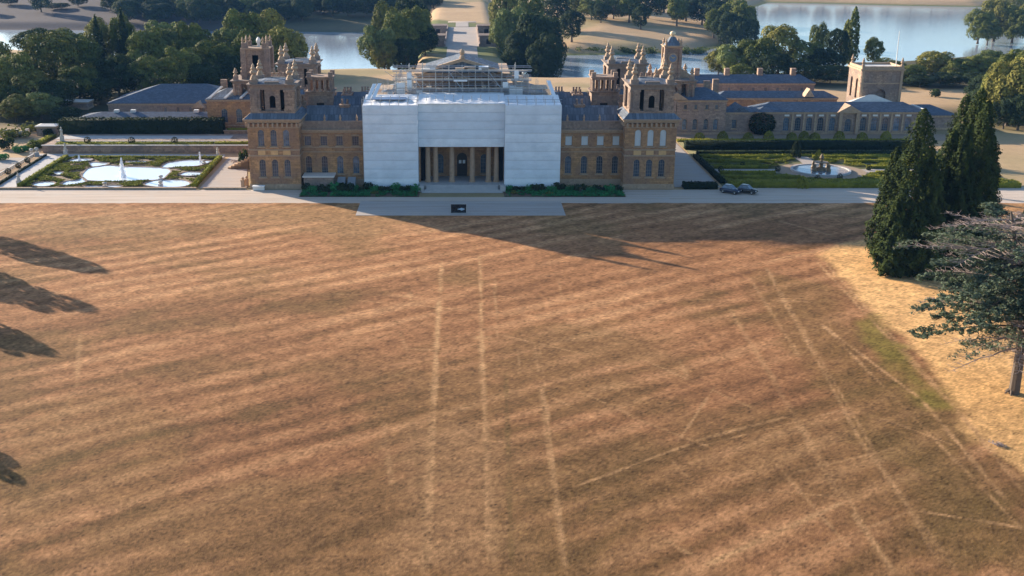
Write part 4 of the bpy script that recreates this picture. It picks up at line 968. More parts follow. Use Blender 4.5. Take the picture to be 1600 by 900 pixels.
hedge('side hedge at the far right end of the right garden', GX1-1.6,GX1,5.4,30,0,1.0, BOX, dens=7)
# scrollwork of low box between the paths: uncounted clipped pattern
def scroll(name, x0, x1, y0, y1, seed, hole=None, mat=BOX, n=9000, leaf=.30, thr=.0):
    rs = np.random.default_rng(seed); x = x0+(x1-x0)*rs.random(n*4); y = y0+(y1-y0)*rs.random(n*4)
    w = np.sin(x*1.15+1.6*np.sin(y*.55+x*.2))+np.sin(y*1.05+1.5*np.sin(x*.5))+.7*(fbm(x*.2,y*.2,seed)-.5)
    ok = w > thr
    if hole: ok &= np.hypot((x-hole[0])/hole[2], (y-hole[1])/hole[3]) > 1
    x, y = x[ok][:n], y[ok][:n]; z = .12+.42*rs.random(len(x))**.5
    Nn = np.c_[rs.normal(0,.5,(len(x),2)), np.full(len(x),1.)]; Nn /= np.linalg.norm(Nn,axis=1,keepdims=True)
    V, F = quads(np.c_[x,y,z], Nn, leaf, rs); o = link(bpy.data.objects.new(name, npmesh(name, V, F, mat)))
    kind(o, 'stuff'); return o
for k,(yy,x0_,x1_,lb) in enumerate(((35.2,63,86,'back left'),(35.2,91.5,125,'back right'),(29.4,63,80,'middle left'),(29.4,98,125,'middle right'),(22.4,63,76.5,'left behind the path'),(22.4,101,125,'right behind the path'),(15.8,63,76.5,'left before the path'),(15.8,101,125,'right before the path'),(10.6,63,81,'front left'),(10.6,96,125,'front right'),(6.6,63,125,'nearest the front hedge'))):
    hedge('low clipped box row in the right garden, '+lb, x0_,x1_,yy,yy+.8,0,.75, BOX, 'box rows of the right garden', dens=10)
FC = (88.5, 19.2)
for (a,b,c_,d,s_,lb) in ((62.5,86,23,35,1,'box scrollwork in the back left bed of the right garden'),(91.5,125,23,35,2,'box scrollwork in the back right bed of the right garden'),(62.5,86.5,7,16,3,'box scrollwork in the front left bed of the right garden'),(91,125,7,16,4,'box scrollwork in the front right bed of the right garden')):
    tag(scroll('box_scrollwork', a,b,c_,d,s_,(FC[0],FC[1],11.6,10), n=7000), lb, 'parterre', 'box scrollwork beds of the right garden')
tag(scroll('box_scrollwork', 84,93.5,5.6,8.8,6,None,BOX,900), 'small box scrollwork between fountain and front hedge of the right garden', 'parterre', 'box scrollwork beds of the right garden')
def disc(name, cx, cy, rx, ry, z0, z1, mat, parent=None, n=40):
    return MB().prism([(cx+rx*math.cos(a), cy+ry*math.sin(a)) for a in np.linspace(0,2*math.pi,n,endpoint=False)], z0, z1).build(name, mat, parent)
kind(disc('fountain_paving', FC[0], FC[1], 10.9, 9.3, 0, .05, plain('brown_gravel',(.30,.22,.15),.95,.2,2,.3)), 'structure')
def ring(cx, cy, rx, ry, w, z0, z1, n=40):
    m = MB(); A = np.linspace(0,2*math.pi,n,endpoint=False); f = lambda k,z: [(cx+(rx+k)*math.cos(a), cy+(ry+k)*math.sin(a), z) for a in A]
    m.add(f(0,z0)+f(0,z1)+f(w,z1)+f(w,z0), [(i,n+i,n+(i+1)%n,(i+1)%n) for i in range(n)]+[(n+i,2*n+i,2*n+(i+1)%n,n+(i+1)%n) for i in range(n)]+[(2*n+i,3*n+i,3*n+(i+1)%n,2*n+(i+1)%n) for i in range(n)]); return m
FT = thing('fountain', (FC[0],FC[1],0), 'round fountain basin with bronze figure group in the right garden', 'fountain')
disc('basin_water', FC[0], FC[1], 6.7, 6.4, .1, .32, watermat('basin_water',(.16,.18,.2),.1,1.2,.05,2.0), FT); ring(FC[0],FC[1],6.7,6.4,.5,0,.5).build('basin_rim', PAVE, FT)
MB().lathe(FC[0],FC[1],[(1.5,.2),(1.3,.9),(.5,1.1),(.45,1.9),(1.7,2.2),(1.75,2.35),(.3,2.4),(.3,3.0),(.55,3.3),(.4,3.8),(.15,4.3)],10).build('figure_pedestal', plain('bronze',(.16,.11,.06),.5,.3,2), FT)
for a in range(4):
    x, y = FC[0]+2.4*math.cos(a*1.57+.6), FC[1]+2.4*math.sin(a*1.57+.6)
    MB().lathe(x,y,[(.5,.2),(.55,.7),(.35,1.1),(.3,1.5),(.38,1.7),(.22,2.05),(.05,2.15)],7).build('figure', plain('bronze',(.16,.11,.06),.5,.3,2), FT)
dome = dome_mesh('topiary_dome', BOX, 5)
places = ['left end of the row', 'second from the left', 'third from the left', 'fourth from the left', 'fifth from the left', 'sixth from the left', 'seventh from the left', 'eighth from the left', 'ninth from the left', 'tenth from the left']
for k, px in enumerate((1093,1129,1169,1201,1237,1256,1273,1311,1347,1384)):
    x, y = gz(px, 216.5); place('topiary_dome', dome, (x,y,0), (1.5,1.5,1.7+.4*(k%2)), f'clipped topiary dome before the orangery terrace, {places[k]}', 'topiary', 'topiary domes on the orangery terrace')
ball = dome_mesh('topiary_ball', YEW, 6, 1400, .2, 'ball')
x, y = gz(1190, 210); place('clipped_round_tree', ball, (x,y+.6,0), (3.7,3.7,3.1), 'large dark round clipped tree against the link range wall', 'tree')
small = dome_mesh('topiary_ball', YEW, 8, 350, .3, 'ball')
for k, (px, py, lb) in enumerate(((1160,262,'left of the fountain path'),(1215,268,'beside the fountain paving, left'),(1357,266,'beside the fountain paving, right'),(1312,281,'front right of the fountain'),(1277,283,'right in front of the fountain'),(1253,289,'at the front hedge below the fountain'),(1126,269,'near the shaded side path'))):
    x, y = gz(px, py); place('topiary_ball', small, (x,y,0), (.65,.65,.75), f'small dark clipped ball {lb} in the right garden', 'topiary', 'small clipped balls in the right garden')
cone_pts = dome_mesh('topiary_cone', BOX, 9, 500, .2)
x, y = gz(1253, 293); place('topiary_cone', cone_pts, (x,y,0), (1.6,1.6,2.6), 'pointed clipped bush standing in the front hedge of the right garden', 'topiary')
x, y = gz(1243, 246); place('topiary_cone', dome_mesh('topiary_cone', YEW, 10, 500, .2), (x,y,0), (1.3,1.3,4.2), 'tall dark clipped bush behind the fountain, left of the path', 'topiary')
x, y = gz(1278, 250); place('topiary_cone', cone_pts, (x,y,0), (.9,.9,2.6), 'slim clipped bush behind the fountain, right of the path', 'topiary')
hedge('dark hedge at the foot of the right corner tower', 51.0,58.8,-.6,2.4,0,1.2, YEW)

# left water garden ---------------------------------------------------------------
sheet('water_garden_soil', [gz(24,293.5), gz(302,293.5), gz(347,246), gz(106,246)], .03, plain('garden_soil',(.20,.15,.10),.95,.4,1.2,.4), .06)
sheet('garden_walk', [gz(-40,295),gz(22,294.2),gz(104,241),gz(60,241)], .035, PAVE, .06)
sheet('garden_cross_walk', [gz(60,244.5),gz(350,246),gz(352,241.8),gz(60,240.5)], .04, PAVE, .06)
sheet('tower_gravel', [gz(312,294),gz(386,294),gz(386,246),gz(358,246)], .035, GRAVELG, .06)
sheet('lower_gravel', [gz(-60,292),gz(-60,246),gz(40,246),gz(20,258)], -.02, GRAVELG, .06)
pools = [('large central pool of the water garden', [(129,275),(134,268),(142,263),(170,259.5),(200,261.5),(252,263),(266,268),(260,275),(252,281),(225,283),(190,284.5),(139,283),(132,280)]),
 ('front right scalloped pool of the water garden', [(226,289.5),(238,284),(251,282.5),(285,282.5),(297,288.5),(282,293),(249,293.3)]),
 ('back right pool with a jet in the water garden', [(253,263),(260,256.5),(269,254),(295,251),(329,253),(314,259),(299,261),(269,262.6)]),
 ('small right pool of the water garden', [(282,273),(293,269.5),(314,271),(313,275),(296,275.7),(284,275)]),
 ('front left winding pool of the water garden', [(97,289),(105,284),(120,282.7),(127,279),(132,281),(133,285),(122,288.5),(105,290.6)]),
 ('small pool at the front left corner of the water garden', [(52,289),(65,285.6),(82,285.6),(85,289),(75,291.8),(57,291.8)]),
 ('tiny left pool between box beds of the water garden', [(83,271),(92,269.3),(100,271),(92,274)]),
 ('back left pool with a small jet in the water garden', [(109,252),(119,249),(140,249),(143,251),(131,253.7),(115,254)]),
 ('back pool just above the large central pool', [(141,256),(150,254.6),(169,256),(163,259),(146,261.5)]),
 ('thin back middle pool of the water garden', [(200,253),(229,253),(226,255.3),(203,255.3)]),
 ('thin pool at the front middle, left of the urns', [(134,291.6),(160,291.6),(158,293.6),(136,293.6)]),
 ('thin pool at the front middle, right of the urns', [(168,291.2),(189,291.2),(187,293.2),(170,293.2)])]
POOLXY = []
for lb, pp in pools:
    P = [gz(*q) for q in pp]
    # Catmull-Rom smoothing of the stone edge
    Q = []
    for i in range(len(P)):
        a, b, c_, d = [Vector(P[(i+k) % len(P)]) for k in (-1,0,1,2)]
        for t_ in (0,.25,.5,.75): Q.append(tuple(.5*((2*b)+(-a+c_)*t_+(2*a-5*b+4*c_-d)*t_*t_+(-a+3*b-3*c_+d)*t_**3)))
    POOLXY.append(Q); cx, cy = np.mean(Q, 0); t = thing('garden_pool', (cx,cy,0), lb, 'pool', 'pools of the water garden')
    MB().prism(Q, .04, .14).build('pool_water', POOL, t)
    m = MB(); n = len(Q); C = Vector((cx,cy)); O = []
    for i in range(n):
        a, b = Vector(Q[i-1]), Vector(Q[(i+1)%n]); tn = (b-a).normalized(); nn = Vector((tn.y,-tn.x))
        if nn.dot(Vector(Q[i])-C) < 0: nn = -nn
        O.append(Vector(Q[i])+nn*.4)
    m.add([(x,y,.0) for x,y in Q]+[(x,y,.26) for x,y in Q]+[(q.x,q.y,.26) for q in O]+[(q.x,q.y,0) for q in O], [(i,(i+1)%n,n+(i+1)%n,n+i) for i in range(n)]+[(n+i,n+(i+1)%n,2*n+(i+1)%n,2*n+i) for i in range(n)]+[(2*n+i,2*n+(i+1)%n,3*n+(i+1)%n,3*n+i) for i in range(n)])
    m.build('stone_rim', TRIMD, t)
def inpool(x, y, grow=.5):
    ok = np.zeros(x.shape, bool)
    for Q in POOLXY:
        Q = np.array(Q); c_ = Q.mean(0); Q2 = c_+(Q-c_)*(1+grow/np.maximum(3, np.hypot(*(Q-c_).T)))[:,None]; n = len(Q2)
        ins = np.zeros(x.shape, bool)
        for i in range(n):
            (ax,ay),(bx,by) = Q2[i], Q2[(i+1)%n]; ins ^= ((ay > y) != (by > y)) & (x < (bx-ax)*(y-ay)/(by-ay+1e-12)+ax)
        ok |= ins
    return ok
def water_garden_box():
    rs = np.random.default_rng(3); n = 60000
    u, v = rs.random(n), rs.random(n); A, B, C_, D_ = [np.array(gz(*q)) for q in ((30,293),(300,293),(342,247.5),(108,247.5))]
    P = (A*(1-u[:,None])+B*u[:,None])*(1-v[:,None])+(D_*(1-u[:,None])+C_*u[:,None])*v[:,None]; x, y = P[:,0], P[:,1]
    w = np.sin(x*.8+1.8*np.sin(y*.6))+np.sin(y*.9+1.7*np.sin(x*.45))+1.2*(fbm(x*.12,y*.12,4)-.35)
    ok = (w > -.25) & ~inpool(x, y, .8); x, y = x[ok][:22000], y[ok][:22000]
    Nn = np.c_[rs.normal(0,.5,(len(x),2)), np.ones(len(x))]; Nn /= np.linalg.norm(Nn,axis=1,keepdims=True)
    V, F = quads(np.c_[x,y,.15+.45*rs.random(len(x))**.5], Nn, .34, rs)
    kind(tag(link(bpy.data.objects.new('box_scrollwork', npmesh('box_scrollwork', V, F, BOX))), 'clipped box scrollwork between the pools of the left water garden', 'parterre'), 'stuff')
water_garden_box()
def hedge_line(label, p0, p1, w, h, mat=BOX, z=0.0, dens=9):
    a, b = Vector((*p0,z)), Vector((*p1,z)); L = (b-a).length; SEED[0] += 1
    V, F = rough_box(-L/2, L/2, -w/2, w/2, 0, h, SEED[0], dens=dens)
    o = link(bpy.data.objects.new('hedge', npmesh('hedge', V, F, mat))); o.location = (a+b)/2; o.rotation_euler.z = math.atan2(b.y-a.y, b.x-a.x)
    return tag(o, label, 'hedge')
hedge_line('low box hedge along the left walk of the water garden', gz(31,293), gz(104,247), 1.3, .9)
hedge_line('low box hedge along the right side of the water garden by the tower gravel', gz(303,293), gz(344,248), 1.2, .9)
hedge_line('thin box hedge along the back walk of the water garden', gz(118,246.6), gz(338,247.6), .8, .6)
def jet(label, px, py, h, r):
    x, y = gz(px, py); t = thing('fountain_jet', (x,y,.1), label, 'fountain', 'water jets of the left garden')
    rs = np.random.default_rng(int(px)); n = 260; tt = rs.random(n)**.7; ang = rs.random(n)*6.28; rad = r*(1-tt)*(.2+.8*rs.random(n))+.06
    P = np.c_[rad*np.cos(ang), rad*np.sin(ang), h*tt]; Nn = np.c_[np.cos(ang), np.sin(ang), .2*np.ones(n)]; V, F = quads(P, Nn, .38, rs)
    kind(link(bpy.data.objects.new('spray', npmesh('spray', V, F, SPRAY)), t), 'stuff')
    o = bpy.data.objects.new('water_column', MB().lathe(0,0,[(r*.6,0),(r*.33,h*.35),(.14,h*.8),(.02,h)],8).mesh('water_column')); o.data.materials.append(SPRAY); link(o, t)
jet('tall white fountain jet in the large central pool', 192, 277, 4.6, 1.2)
jet('slim white jet in the back right pool', 313, 254, 2.6, .35)
jet('small white jet in the back left pool', 124, 251.5, 1.3, .4)
def urn(label, px, py, h=1.6, z=0.0, cat='urn', group=None):
    x, y = gz(px, py, z); t = thing('garden_urn' if cat == 'urn' else 'garden_statue', (x,y,z), label, cat, group)
    m = MB().box(-.45,.45,-.45,.45,0,h*.42); o = bpy.data.objects.new('pedestal', m.mesh('pedestal')); o.data.materials.append(PAVE); link(o, t)
    if cat == 'urn': pr = [(.2,.42),(.16,.5),(.45,.62),(.55,.8),(.5,.86),(.58,.9),(.2,1.0)]
    else: pr = [(.34,.42),(.42,.5),(.3,.64),(.38,.74),(.4,.8),(.14,.84),(.2,.9),(.18,.96),(.04,1.0)]
    m = MB().lathe(0,0,[(r, k*h) for r,k in pr],9); o = bpy.data.objects.new('urn_bowl' if cat == 'urn' else 'figure', m.mesh('bowl')); o.data.materials.append(STATUE); link(o, t)
urn('stone urn between the two thin front pools of the water garden', 164, 293, 1.3)
urn('dark stone urn at the front edge right of the central pool', 251, 291, 1.3)
urn('dark stone urn where the central and front right pools meet', 251.5, 282, 1.3)
urn('dark stone urn at the back right pool', 319, 257, 1.3)
urn('statue on pedestal where the left walk meets the cross walk', 103, 243, 3.4, 0, 'statue')
urn('statue on pedestal beside the tall dark hedge', 97.5, 222, 4.2, 1.9, 'statue')
urn('small statue at the right end of the cross walk', 341, 246, 2.8, 0, 'statue')
urn('slim dark pillar statue at the bottom of the left walk', 30, 289.5, 3.0, 0, 'statue')
urn('stone urn on the left balustrade, upper one', 58, 243, 2.2, 0, 'urn'); urn('stone urn on the left balustrade, lower one', 50, 243.5, 2.0, 0, 'urn')
# raised back terrace of the water garden
TW = thing('terrace_wall', (-95,43,0), 'dark shaded retaining wall behind the water garden', 'wall')
MB().box(-112,-49.4,42.5,60.0,0,1.9).build('wall_face', STONE2, TW); MB().box(-112.2,-49.2,42.2,43.0,1.9,2.1).build('coping', PAVE, TW); MB().box(-110,-66,47.5,48.1,1.9,2.2).build('kerb', PAVE, TW)
kind(MB().box(-112,-64,52.5,57.5,1.9,1.93).build('upper_walk', PAVE), 'structure')
hedge('low green bed strip on the raised terrace behind the water garden', -109,-67,43.4,47.2,1.9,2.2, BOX)
for k, px in enumerate((137,206,273)):
    x, y = gz(px, 224, 1.9); place('topiary_ball', small, (x,y,1.9), (.9,.9,.85), ('left','middle','right')[k]+' one of three clipped balls on the raised terrace', 'topiary', 'clipped balls on the raised terrace')
hedge('short box strip on the terrace below the pavilion', -66.5,-50,44.5,46.0,1.9,2.5, BOX)
hedge('sunlit box strip along the coping of the stepped terrace', -66.8,-50,62.4,63.6,2.5,3.1, BOX)
hedge('tall massive dark hedge behind the water garden', -114,-68,61,66.5,0,5.6, YEW, leaf=.5, dens=5, jit=.3)
hedge('green hedge line stepping down beside the upper left walk', -118.5,-116.6,46,66,0,.9, BOX)
# left lower terrace: straw strip with small balls, balustrade
sheet('straw_bank', [gz(-30,296),gz(0,290.5),gz(70,243.5),gz(52,245),gz(-30,283)], .05, plain('straw_bank',(.44,.29,.16),.95,.2,.8), .1)
hedge_line('dark box edging at the left of the garden walk', gz(-8,293), gz(72,243.5), .5, .5, YEW)
BA = thing('balustrade', (*gz(25,262),0), 'pale stone balustrade along the far left terrace edge', 'balustrade')
a, b = Vector((*gz(-12,283),0)), Vector((*gz(54,245),0)); L = (b-a).length; d = (b-a).normalized()
for k in range(int(L/1.1)):
    p = a+d*(k*1.1); MB().lathe(p.x,p.y,[(.14,0),(.22,.3),(.1,.55),(.16,.75)],6).build('baluster', STATUE, BA)
w_ = Vector((-d.y,d.x,0))*.22
m = MB(); m.add([a-w_+Vector((0,0,.75)),a+w_+Vector((0,0,.75)),b+w_+Vector((0,0,.75)),b-w_+Vector((0,0,.75)),a-w_+Vector((0,0,.95)),a+w_+Vector((0,0,.95)),b+w_+Vector((0,0,.95)),b-w_+Vector((0,0,.95))],[(0,1,2,3),(7,6,5,4),(0,4,5,1),(1,5,6,2),(2,6,7,3),(3,7,4,0)]); m.build('handrail', STATUE, BA)
for k, (px,py) in enumerate(((13,272),(29,262.5),(43,254))):
    x, y = gz(px,py); place('topiary_ball', small, (x,y,0), (.75,.75,.7), ('nearest','middle','farthest')[k]+' small dark ball on the straw bank at the far left', 'topiary', 'clipped balls on the straw bank')
sh = [blob_mesh('shrub', mt, 40+k, 420, .24) for k, mt in enumerate((LEAFD, BEDG, LEAF, LEAF2))]
for k,(px,py,s_) in enumerate(((8,232,3.2),(30,238,2.2),(55,232,2.6),(20,215,3.8),(75,212,2.6),(0,250,2.0),(92,200,2.4),(48,205,3.0))):
    x, y = gz(px,py); place('shrub', sh[k%4], (x,y,0), (s_,s_,s_*.85), ['rounded shrub at the left frame edge above the gravel','low shrub beside the left balustrade end','leafy shrub between balustrade and garden store','large shrub under the left trees','shrub beside the small stone store','small bush at the left frame edge on the gravel','shrub at the left end of the tall dark hedge','wide shrub between the left trees and the balustrade'][k], 'shrub')
RW = thing('ruined_wall', (-125,62,0), 'low broken pale stone wall below the left trees', 'wall')
for k in range(9):
    x, y = gz(2+k*5.2, 214-(k%3)*1.5); MB().frus(x,y,.55,.5,0,.45,.4,1.6+.7*random.random()).build('stone', STATUE, RW)
x, y = gz(381,262); place('evergreen_bush', sh[0], (x,y,0), (1.5,1.5,4.0), 'tall green bush against the side of the left corner tower', 'shrub')
x, y = gz(368,258); place('twiggy_bush', blob_mesh('twiggy_bush', DEADWOOD, 77, 200, .2), (x,y,0), (1.3,1.3,1.2), 'thin greyish bush on the gravel by the curved stair', 'shrub')
# gate piers by the tower
for k,(px,py) in enumerate(((386,290),(380,292))):
    x, y = gz(px,py); t = thing('gate_pier', (x,y,0), ('small stone pier touching the left corner tower','small stone pier at the end of the tower gravel')[k], 'pier', 'stone piers by the left tower')
    m = MB().box(-.4,.4,-.4,.4,0,1.5); m.box(-.5,.5,-.5,.5,1.5,1.7); o = bpy.data.objects.new('pier_shaft', m.mesh('pier_shaft')); o.data.materials.append(TRIM); link(o, t)
    o = bpy.data.objects.new('ball', MB().lathe(0,0,[(.15,1.7),(.35,1.95),(.3,2.2),(.05,2.35)],8).mesh('ball')); o.data.materials.append(TRIM); link(o, t)
WL = thing('gravel_garden_wall', (*gz(345,296),0), 'low stone kerb wall between water garden and drive', 'wall')
MB().box(-111,-61,-.9,-.3,0,.45).build('kerb_wall', TRIM, WL); MB().box(-59.5,-49.5,-.9,-.3,0,.45).build('kerb_wall', TRIM, WL)

# border in front of the house --------------------------------------------------------
sheet('flower_bed', [(-36.2,-8.2),(-9.6,-8.2),(-9.6,-.9),(-36.2,-.9)], .05, SOIL, .08); sheet('flower_bed', [(9.4,-8.2),(36.4,-8.2),(36.4,-.9),(9.4,-.9)], .05, SOIL, .08)
for k,(x0_,x1_) in enumerate(((-36.2,-10),(9.8,36.4))):
    rs = np.random.default_rng(k+50); n = 4200; x = x0_+(x1_-x0_)*rs.random(n); y = -8.1+5.4*rs.random(n)**1.2; ok = fbm(x*.3,y*.3,k+8) > .40; x, y = x[ok], y[ok]
    Nn = np.c_[rs.normal(0,.6,(len(x),2)), np.ones(len(x))]; Nn /= np.linalg.norm(Nn,axis=1,keepdims=True)
    V, F = quads(np.c_[x,y,.1+.5*rs.random(len(x))], Nn, .36, rs)
    o = link(bpy.data.objects.new('bedding_plants', npmesh('bedding_plants', V, F, BEDG))); kind(tag(o, ('low emerald bedding plants left of the portico steps','low emerald bedding plants right of the portico steps')[k], 'bedding'), 'stuff')
flower = plain('pale_flowers',(.55,.58,.5),.8,.2)
random.seed(11); nb = 0
for sg in (-1,1):
    for k in range(17):
        xx = sg*(10.6+k*1.55+random.uniform(-.3,.3)); yy = -2.6+random.uniform(-.8,.5); s_ = random.uniform(.95,1.5)
        if sg < 0 and 9 < k: s_ *= 1.2
        if abs(xx) > 36: continue
        lbl = 'dark leafy back row border shrub, '+ORD[k]+' from the portico steps on their '+('left' if sg < 0 else 'right')
        place('border_shrub', sh[0 if k%3 else 1], (xx,yy,.03), (s_,s_,s_*random.uniform(.9,1.25)), lbl, 'shrub', 'back row border shrubs '+('left' if sg < 0 else 'right'))
    for k in range(12):
        xx = sg*(11.2+k*2.15+random.uniform(-.5,.5)); yy = -5.8+random.uniform(-1,.9); s_ = random.uniform(.6,1.0)
        lbl = 'low bright front row border shrub, '+ORD[k]+' from the portico steps on their '+('left' if sg < 0 else 'right')
        place('border_shrub', sh[1 if k%4 else 3], (xx,yy,.03), (s_*1.2,s_,s_*.7), lbl, 'shrub', 'front row border shrubs '+('left' if sg < 0 else 'right'))
# small porch cabin against the left range and sloping cellar lights
t = thing('porch_cabin', (-32.5,1.6,0), 'small stone cabin with pale flat roof against the left range behind the shrubs', 'cabin')
MB().box(-36.3,-29.6,-.2,3.6,0,2.7).build('wall', STONE3, t); MB().box(-36.6,-29.3,-.5,3.7,2.7,3.0).build('roof', PALEROOF, t)
for k,x in enumerate((-28,-25.6)):
    t = thing('cellar_light', (x,2,0), ('left of two grey sloping cellar lights beside the cabin','right of two grey sloping cellar lights beside the cabin')[k], 'cellar light')
    MB().add([(x-.9,.2,.4),(x+.9,.2,.4),(x+.9,3.6,2.0),(x-.9,3.6,2.0),(x-.9,.2,0),(x+.9,.2,0),(x+.9,3.6,0),(x-.9,3.6,0)],[(0,1,2,3),(4,5,1,0),(5,6,2,1),(7,4,0,3),(6,7,3,2)]).build('sloping_lid', plain('grey_lid',(.3,.32,.34),.5,.15), t)
t = thing('white_bench_box', (*gz(404,298),0), 'white storage box at the foot of the left corner tower', 'box')
x, y = gz(404,298); MB().box(x-1.3,x+1.3,y-.1,y+.9,.08,.95).build('box_body', PAINT, t); MB().box(x-1.38,x+1.38,y-.2,y+1.0,.95,1.1).build('lid', TARP, t)
for q in (-1,1): MB().box(x+q*1.0-.08,x+q*1.0+.08,y+.1,y+.7,0,.08).build('foot', DARK, t)
# display board on the apron
x, y = gz(716.5,333.5); t = thing('display_board', (x,y,0), 'dark framed display board standing on the gravel apron before the steps', 'board')
MB().box(x-1.6,x+1.6,y-.06,y+.06,.15,2.0).build('panel', plain('black_panel',(.012,.016,.022),.15,.4,1.5,spec=.6), t)
fr = MB(); fr.box(x-1.68,x-1.601,y-.09,y+.09,.08,2.08); fr.box(x+1.601,x+1.68,y-.09,y+.09,.08,2.08); fr.box(x-1.6,x+1.6,y-.09,y+.09,2.001,2.08); fr.box(x-1.6,x+1.6,y-.09,y+.09,.07,.149); fr.build('frame', PAVE, t)
pm = MB(); pts = [(x+.5+.62*math.cos(a)+.18*math.cos(3*a), y-.065, .95+.28*math.sin(a)+.06*math.sin(2*a)) for a in np.linspace(0,6.28,18,endpoint=False)]
pm.add(pts,[tuple(range(18))]); pm.build('pale_patch', plain('pale_blue_patch',(.35,.45,.55),.4,.3,3), t)  # pale blue patch on the panel
for q in (-1.2,1.2): MB().box(x+q-.06,x+q+.06,y-.5,y+.5,0,.07).build('foot', STEEL, t)
# parked cars -------------------------------------------------------------------------
def car(loc, rz, label, col):
    t = thing('parked_car', loc, label, 'car', 'cars parked by the right garden', rz); ORIGIN[t] = Vector((0,0,0))
    cs = plain('car_paint_'+col, {'navy':(.02,.03,.06),'black':(.015,.015,.018)}[col], .25, .1, spec=.6)
    st = [(-2.15,.45,.62,.72),(-2.05,.30,.80,.84),(-1.2,.26,.92,.88),(1.2,.26,.88,.88),(1.95,.28,.74,.84),(2.15,.42,.6,.74)]   # x, z0, z1, half width
    m = MB(); vs = []; 
    for xx,a,b_,w in st: vs += [(xx,-w,a),(xx,w,a),(xx,w*1.0,(a+b_)/2),(xx,w*.93,b_),(xx,-w*.93,b_),(xx,-w,(a+b_)/2)]
    fs = [tuple(range(5,-1,-1)), tuple(range(len(vs)-6,len(vs)))]
    for k in range(len(st)-1):
        for i in range(6): fs.append((k*6+i,k*6+(i+1)%6,(k+1)*6+(i+1)%6,(k+1)*6+i))
    m.add(vs,fs); body = m.build('body', cs, t, True)
    m = MB(); m.add([(-1.75,-.80,.9),(-1.75,.80,.9),(.95,.80,.87),(.95,-.80,.87),(-1.25,-.62,1.42),(-1.25,.62,1.42),(.15,.62,1.44),(.15,-.62,1.44)],[(0,1,5,4),(1,2,6,5),(2,3,7,6),(3,0,4,7)]); m.build('windows', GLASS, t)
    m = MB(); m.add([(-1.3,-.65,1.42),(-1.3,.65,1.42),(.2,.65,1.44),(.2,-.65,1.44),(-1.2,-.55,1.5),(-1.2,.55,1.5),(.1,.55,1.5),(.1,-.55,1.5)],[(0,1,5,4),(1,2,6,5),(2,3,7,6),(3,0,4,7),(4,5,6,7)]); m.build('roof', cs, t)
    for sx in (-1.3,1.32):
        for sy in (-.82,.82):
            w = MB().tube((sx,sy-.1,.32),(sx,sy+.1,.32),.32,n=14).build('wheel', plain('tyre',(.02,.02,.02),.8,.2), t)
            MB().tube((sx,sy-.115,.32),(sx,sy+.115,.32),.18,n=10).build('rim', STEEL, w)
    for sy in (-.6,.6):
        MB().box(2.06,2.14,sy-.17,sy+.17,.58,.7).build('headlight', PAINT, t); MB().box(-2.15,-2.08,sy-.17,sy+.17,.62,.74).build('tail_light', plain('red_lamp',(.3,.02,.02),.3,.1), t)
    return t
def suv(o): o.scale = (1.08,1.08,1.3); return o
x, y = gz(1141,302); suv(car((x,y,.03), R(-38), 'navy parked car, the left one of two beside the right garden hedge', 'navy'))
x, y = gz(1167,302); suv(car((x,y,.03), R(-35), 'black parked car, the right one of two beside the right garden hedge', 'black'))
# ------------------------------------------------------------------ trees
def crown_broad(name, mat, seed, n=6800, leaf=.078, lobes=44):
    """unit crown, centred: radius 1, from z=-1 to 1, bulging lobes with gaps"""
    rs = np.random.default_rng(seed); C = []; Rr = []
    for k in range(lobes):
        z = -.72+1.5*((k+.5)/lobes); a = k*2.4+rs.random()*.8; w = math.sqrt(max(.05, 1-(z*.98)**2))*(.92 if z > -.3 else .8)
        q = (.30+.46*rs.random())*w; C.append((q*math.cos(a), q*math.sin(a), z*.82+rs.normal()*.06)); Rr.append((.14+.26*rs.random()**1.4)*(.75+.4*w))
    C.append((0,0,-.05)); Rr.append(.55); C = np.array(C); Rr = np.array(Rr)
    w = Rr**2; w /= w.sum(); ks = rs.choice(len(C), n*3, p=w)
    d = rs.normal(size=(n*3,3)); d /= np.linalg.norm(d,axis=1,keepdims=True); d[:,2] = np.where(rs.random(n*3) < .4, np.abs(d[:,2]), d[:,2])
    P = C[ks]+d*Rr[ks][:,None]*(.80+.30*rs.random((n*3,1)))
    dist = np.linalg.norm(P[:,None,:]-C[None], axis=2)/Rr[None]; dist[np.arange(n*3), ks] = 9
    ok = dist.min(1) > .74; P = P[ok][:n]; d = d[ok][:n]
    Nn = d+rs.normal(0,.27,d.shape); Nn /= np.linalg.norm(Nn,axis=1,keepdims=True)
    V, F = quads(P, Nn, leaf, rs); return npmesh(name, V, F, mat)
def trunk_mesh(seed, n=6):
    """unit trunk with limbs: foot at z=0, limbs reach into the crown at z about 1"""
    rs = random.Random(seed); m = MB(); m.tube((0,0,0),(0,0,.12),.075,.05,8); m.tube((0,0,.12),(.01,.01,.55),.05,.038,8)
    for k in range(n):
        a = k*6.28/n+rs.random(); z = .35+.3*rs.random(); m.tube((0,0,z),(.26*math.cos(a),.26*math.sin(a),z+.28),.028,.01,5)
    return m.mesh('trunk')
def crown_ragged(seed):
    return crown_broad('crown', LEAFD, seed, n=3000, leaf=.11, lobes=17)
LEAFP = leafmat('pale_foliage', (.05,.075,.03), (.22,.25,.09), .16)
CROWNS = [crown_broad('crown', LEAF, 201), crown_broad('crown', LEAF2, 202), crown_broad('crown', LEAFD, 203), crown_broad('crown', LEAF, 204, lobes=26), crown_broad('crown', LEAF2, 205, lobes=42), crown_broad('crown', LEAFD, 206, lobes=28), crown_ragged(207), crown_ragged(208), crown_broad('crown', LEAFP, 209, lobes=30)]
TRUNKS = [trunk_mesh(k) for k in range(3)]
for t_ in TRUNKS: t_.materials.append(BARK)
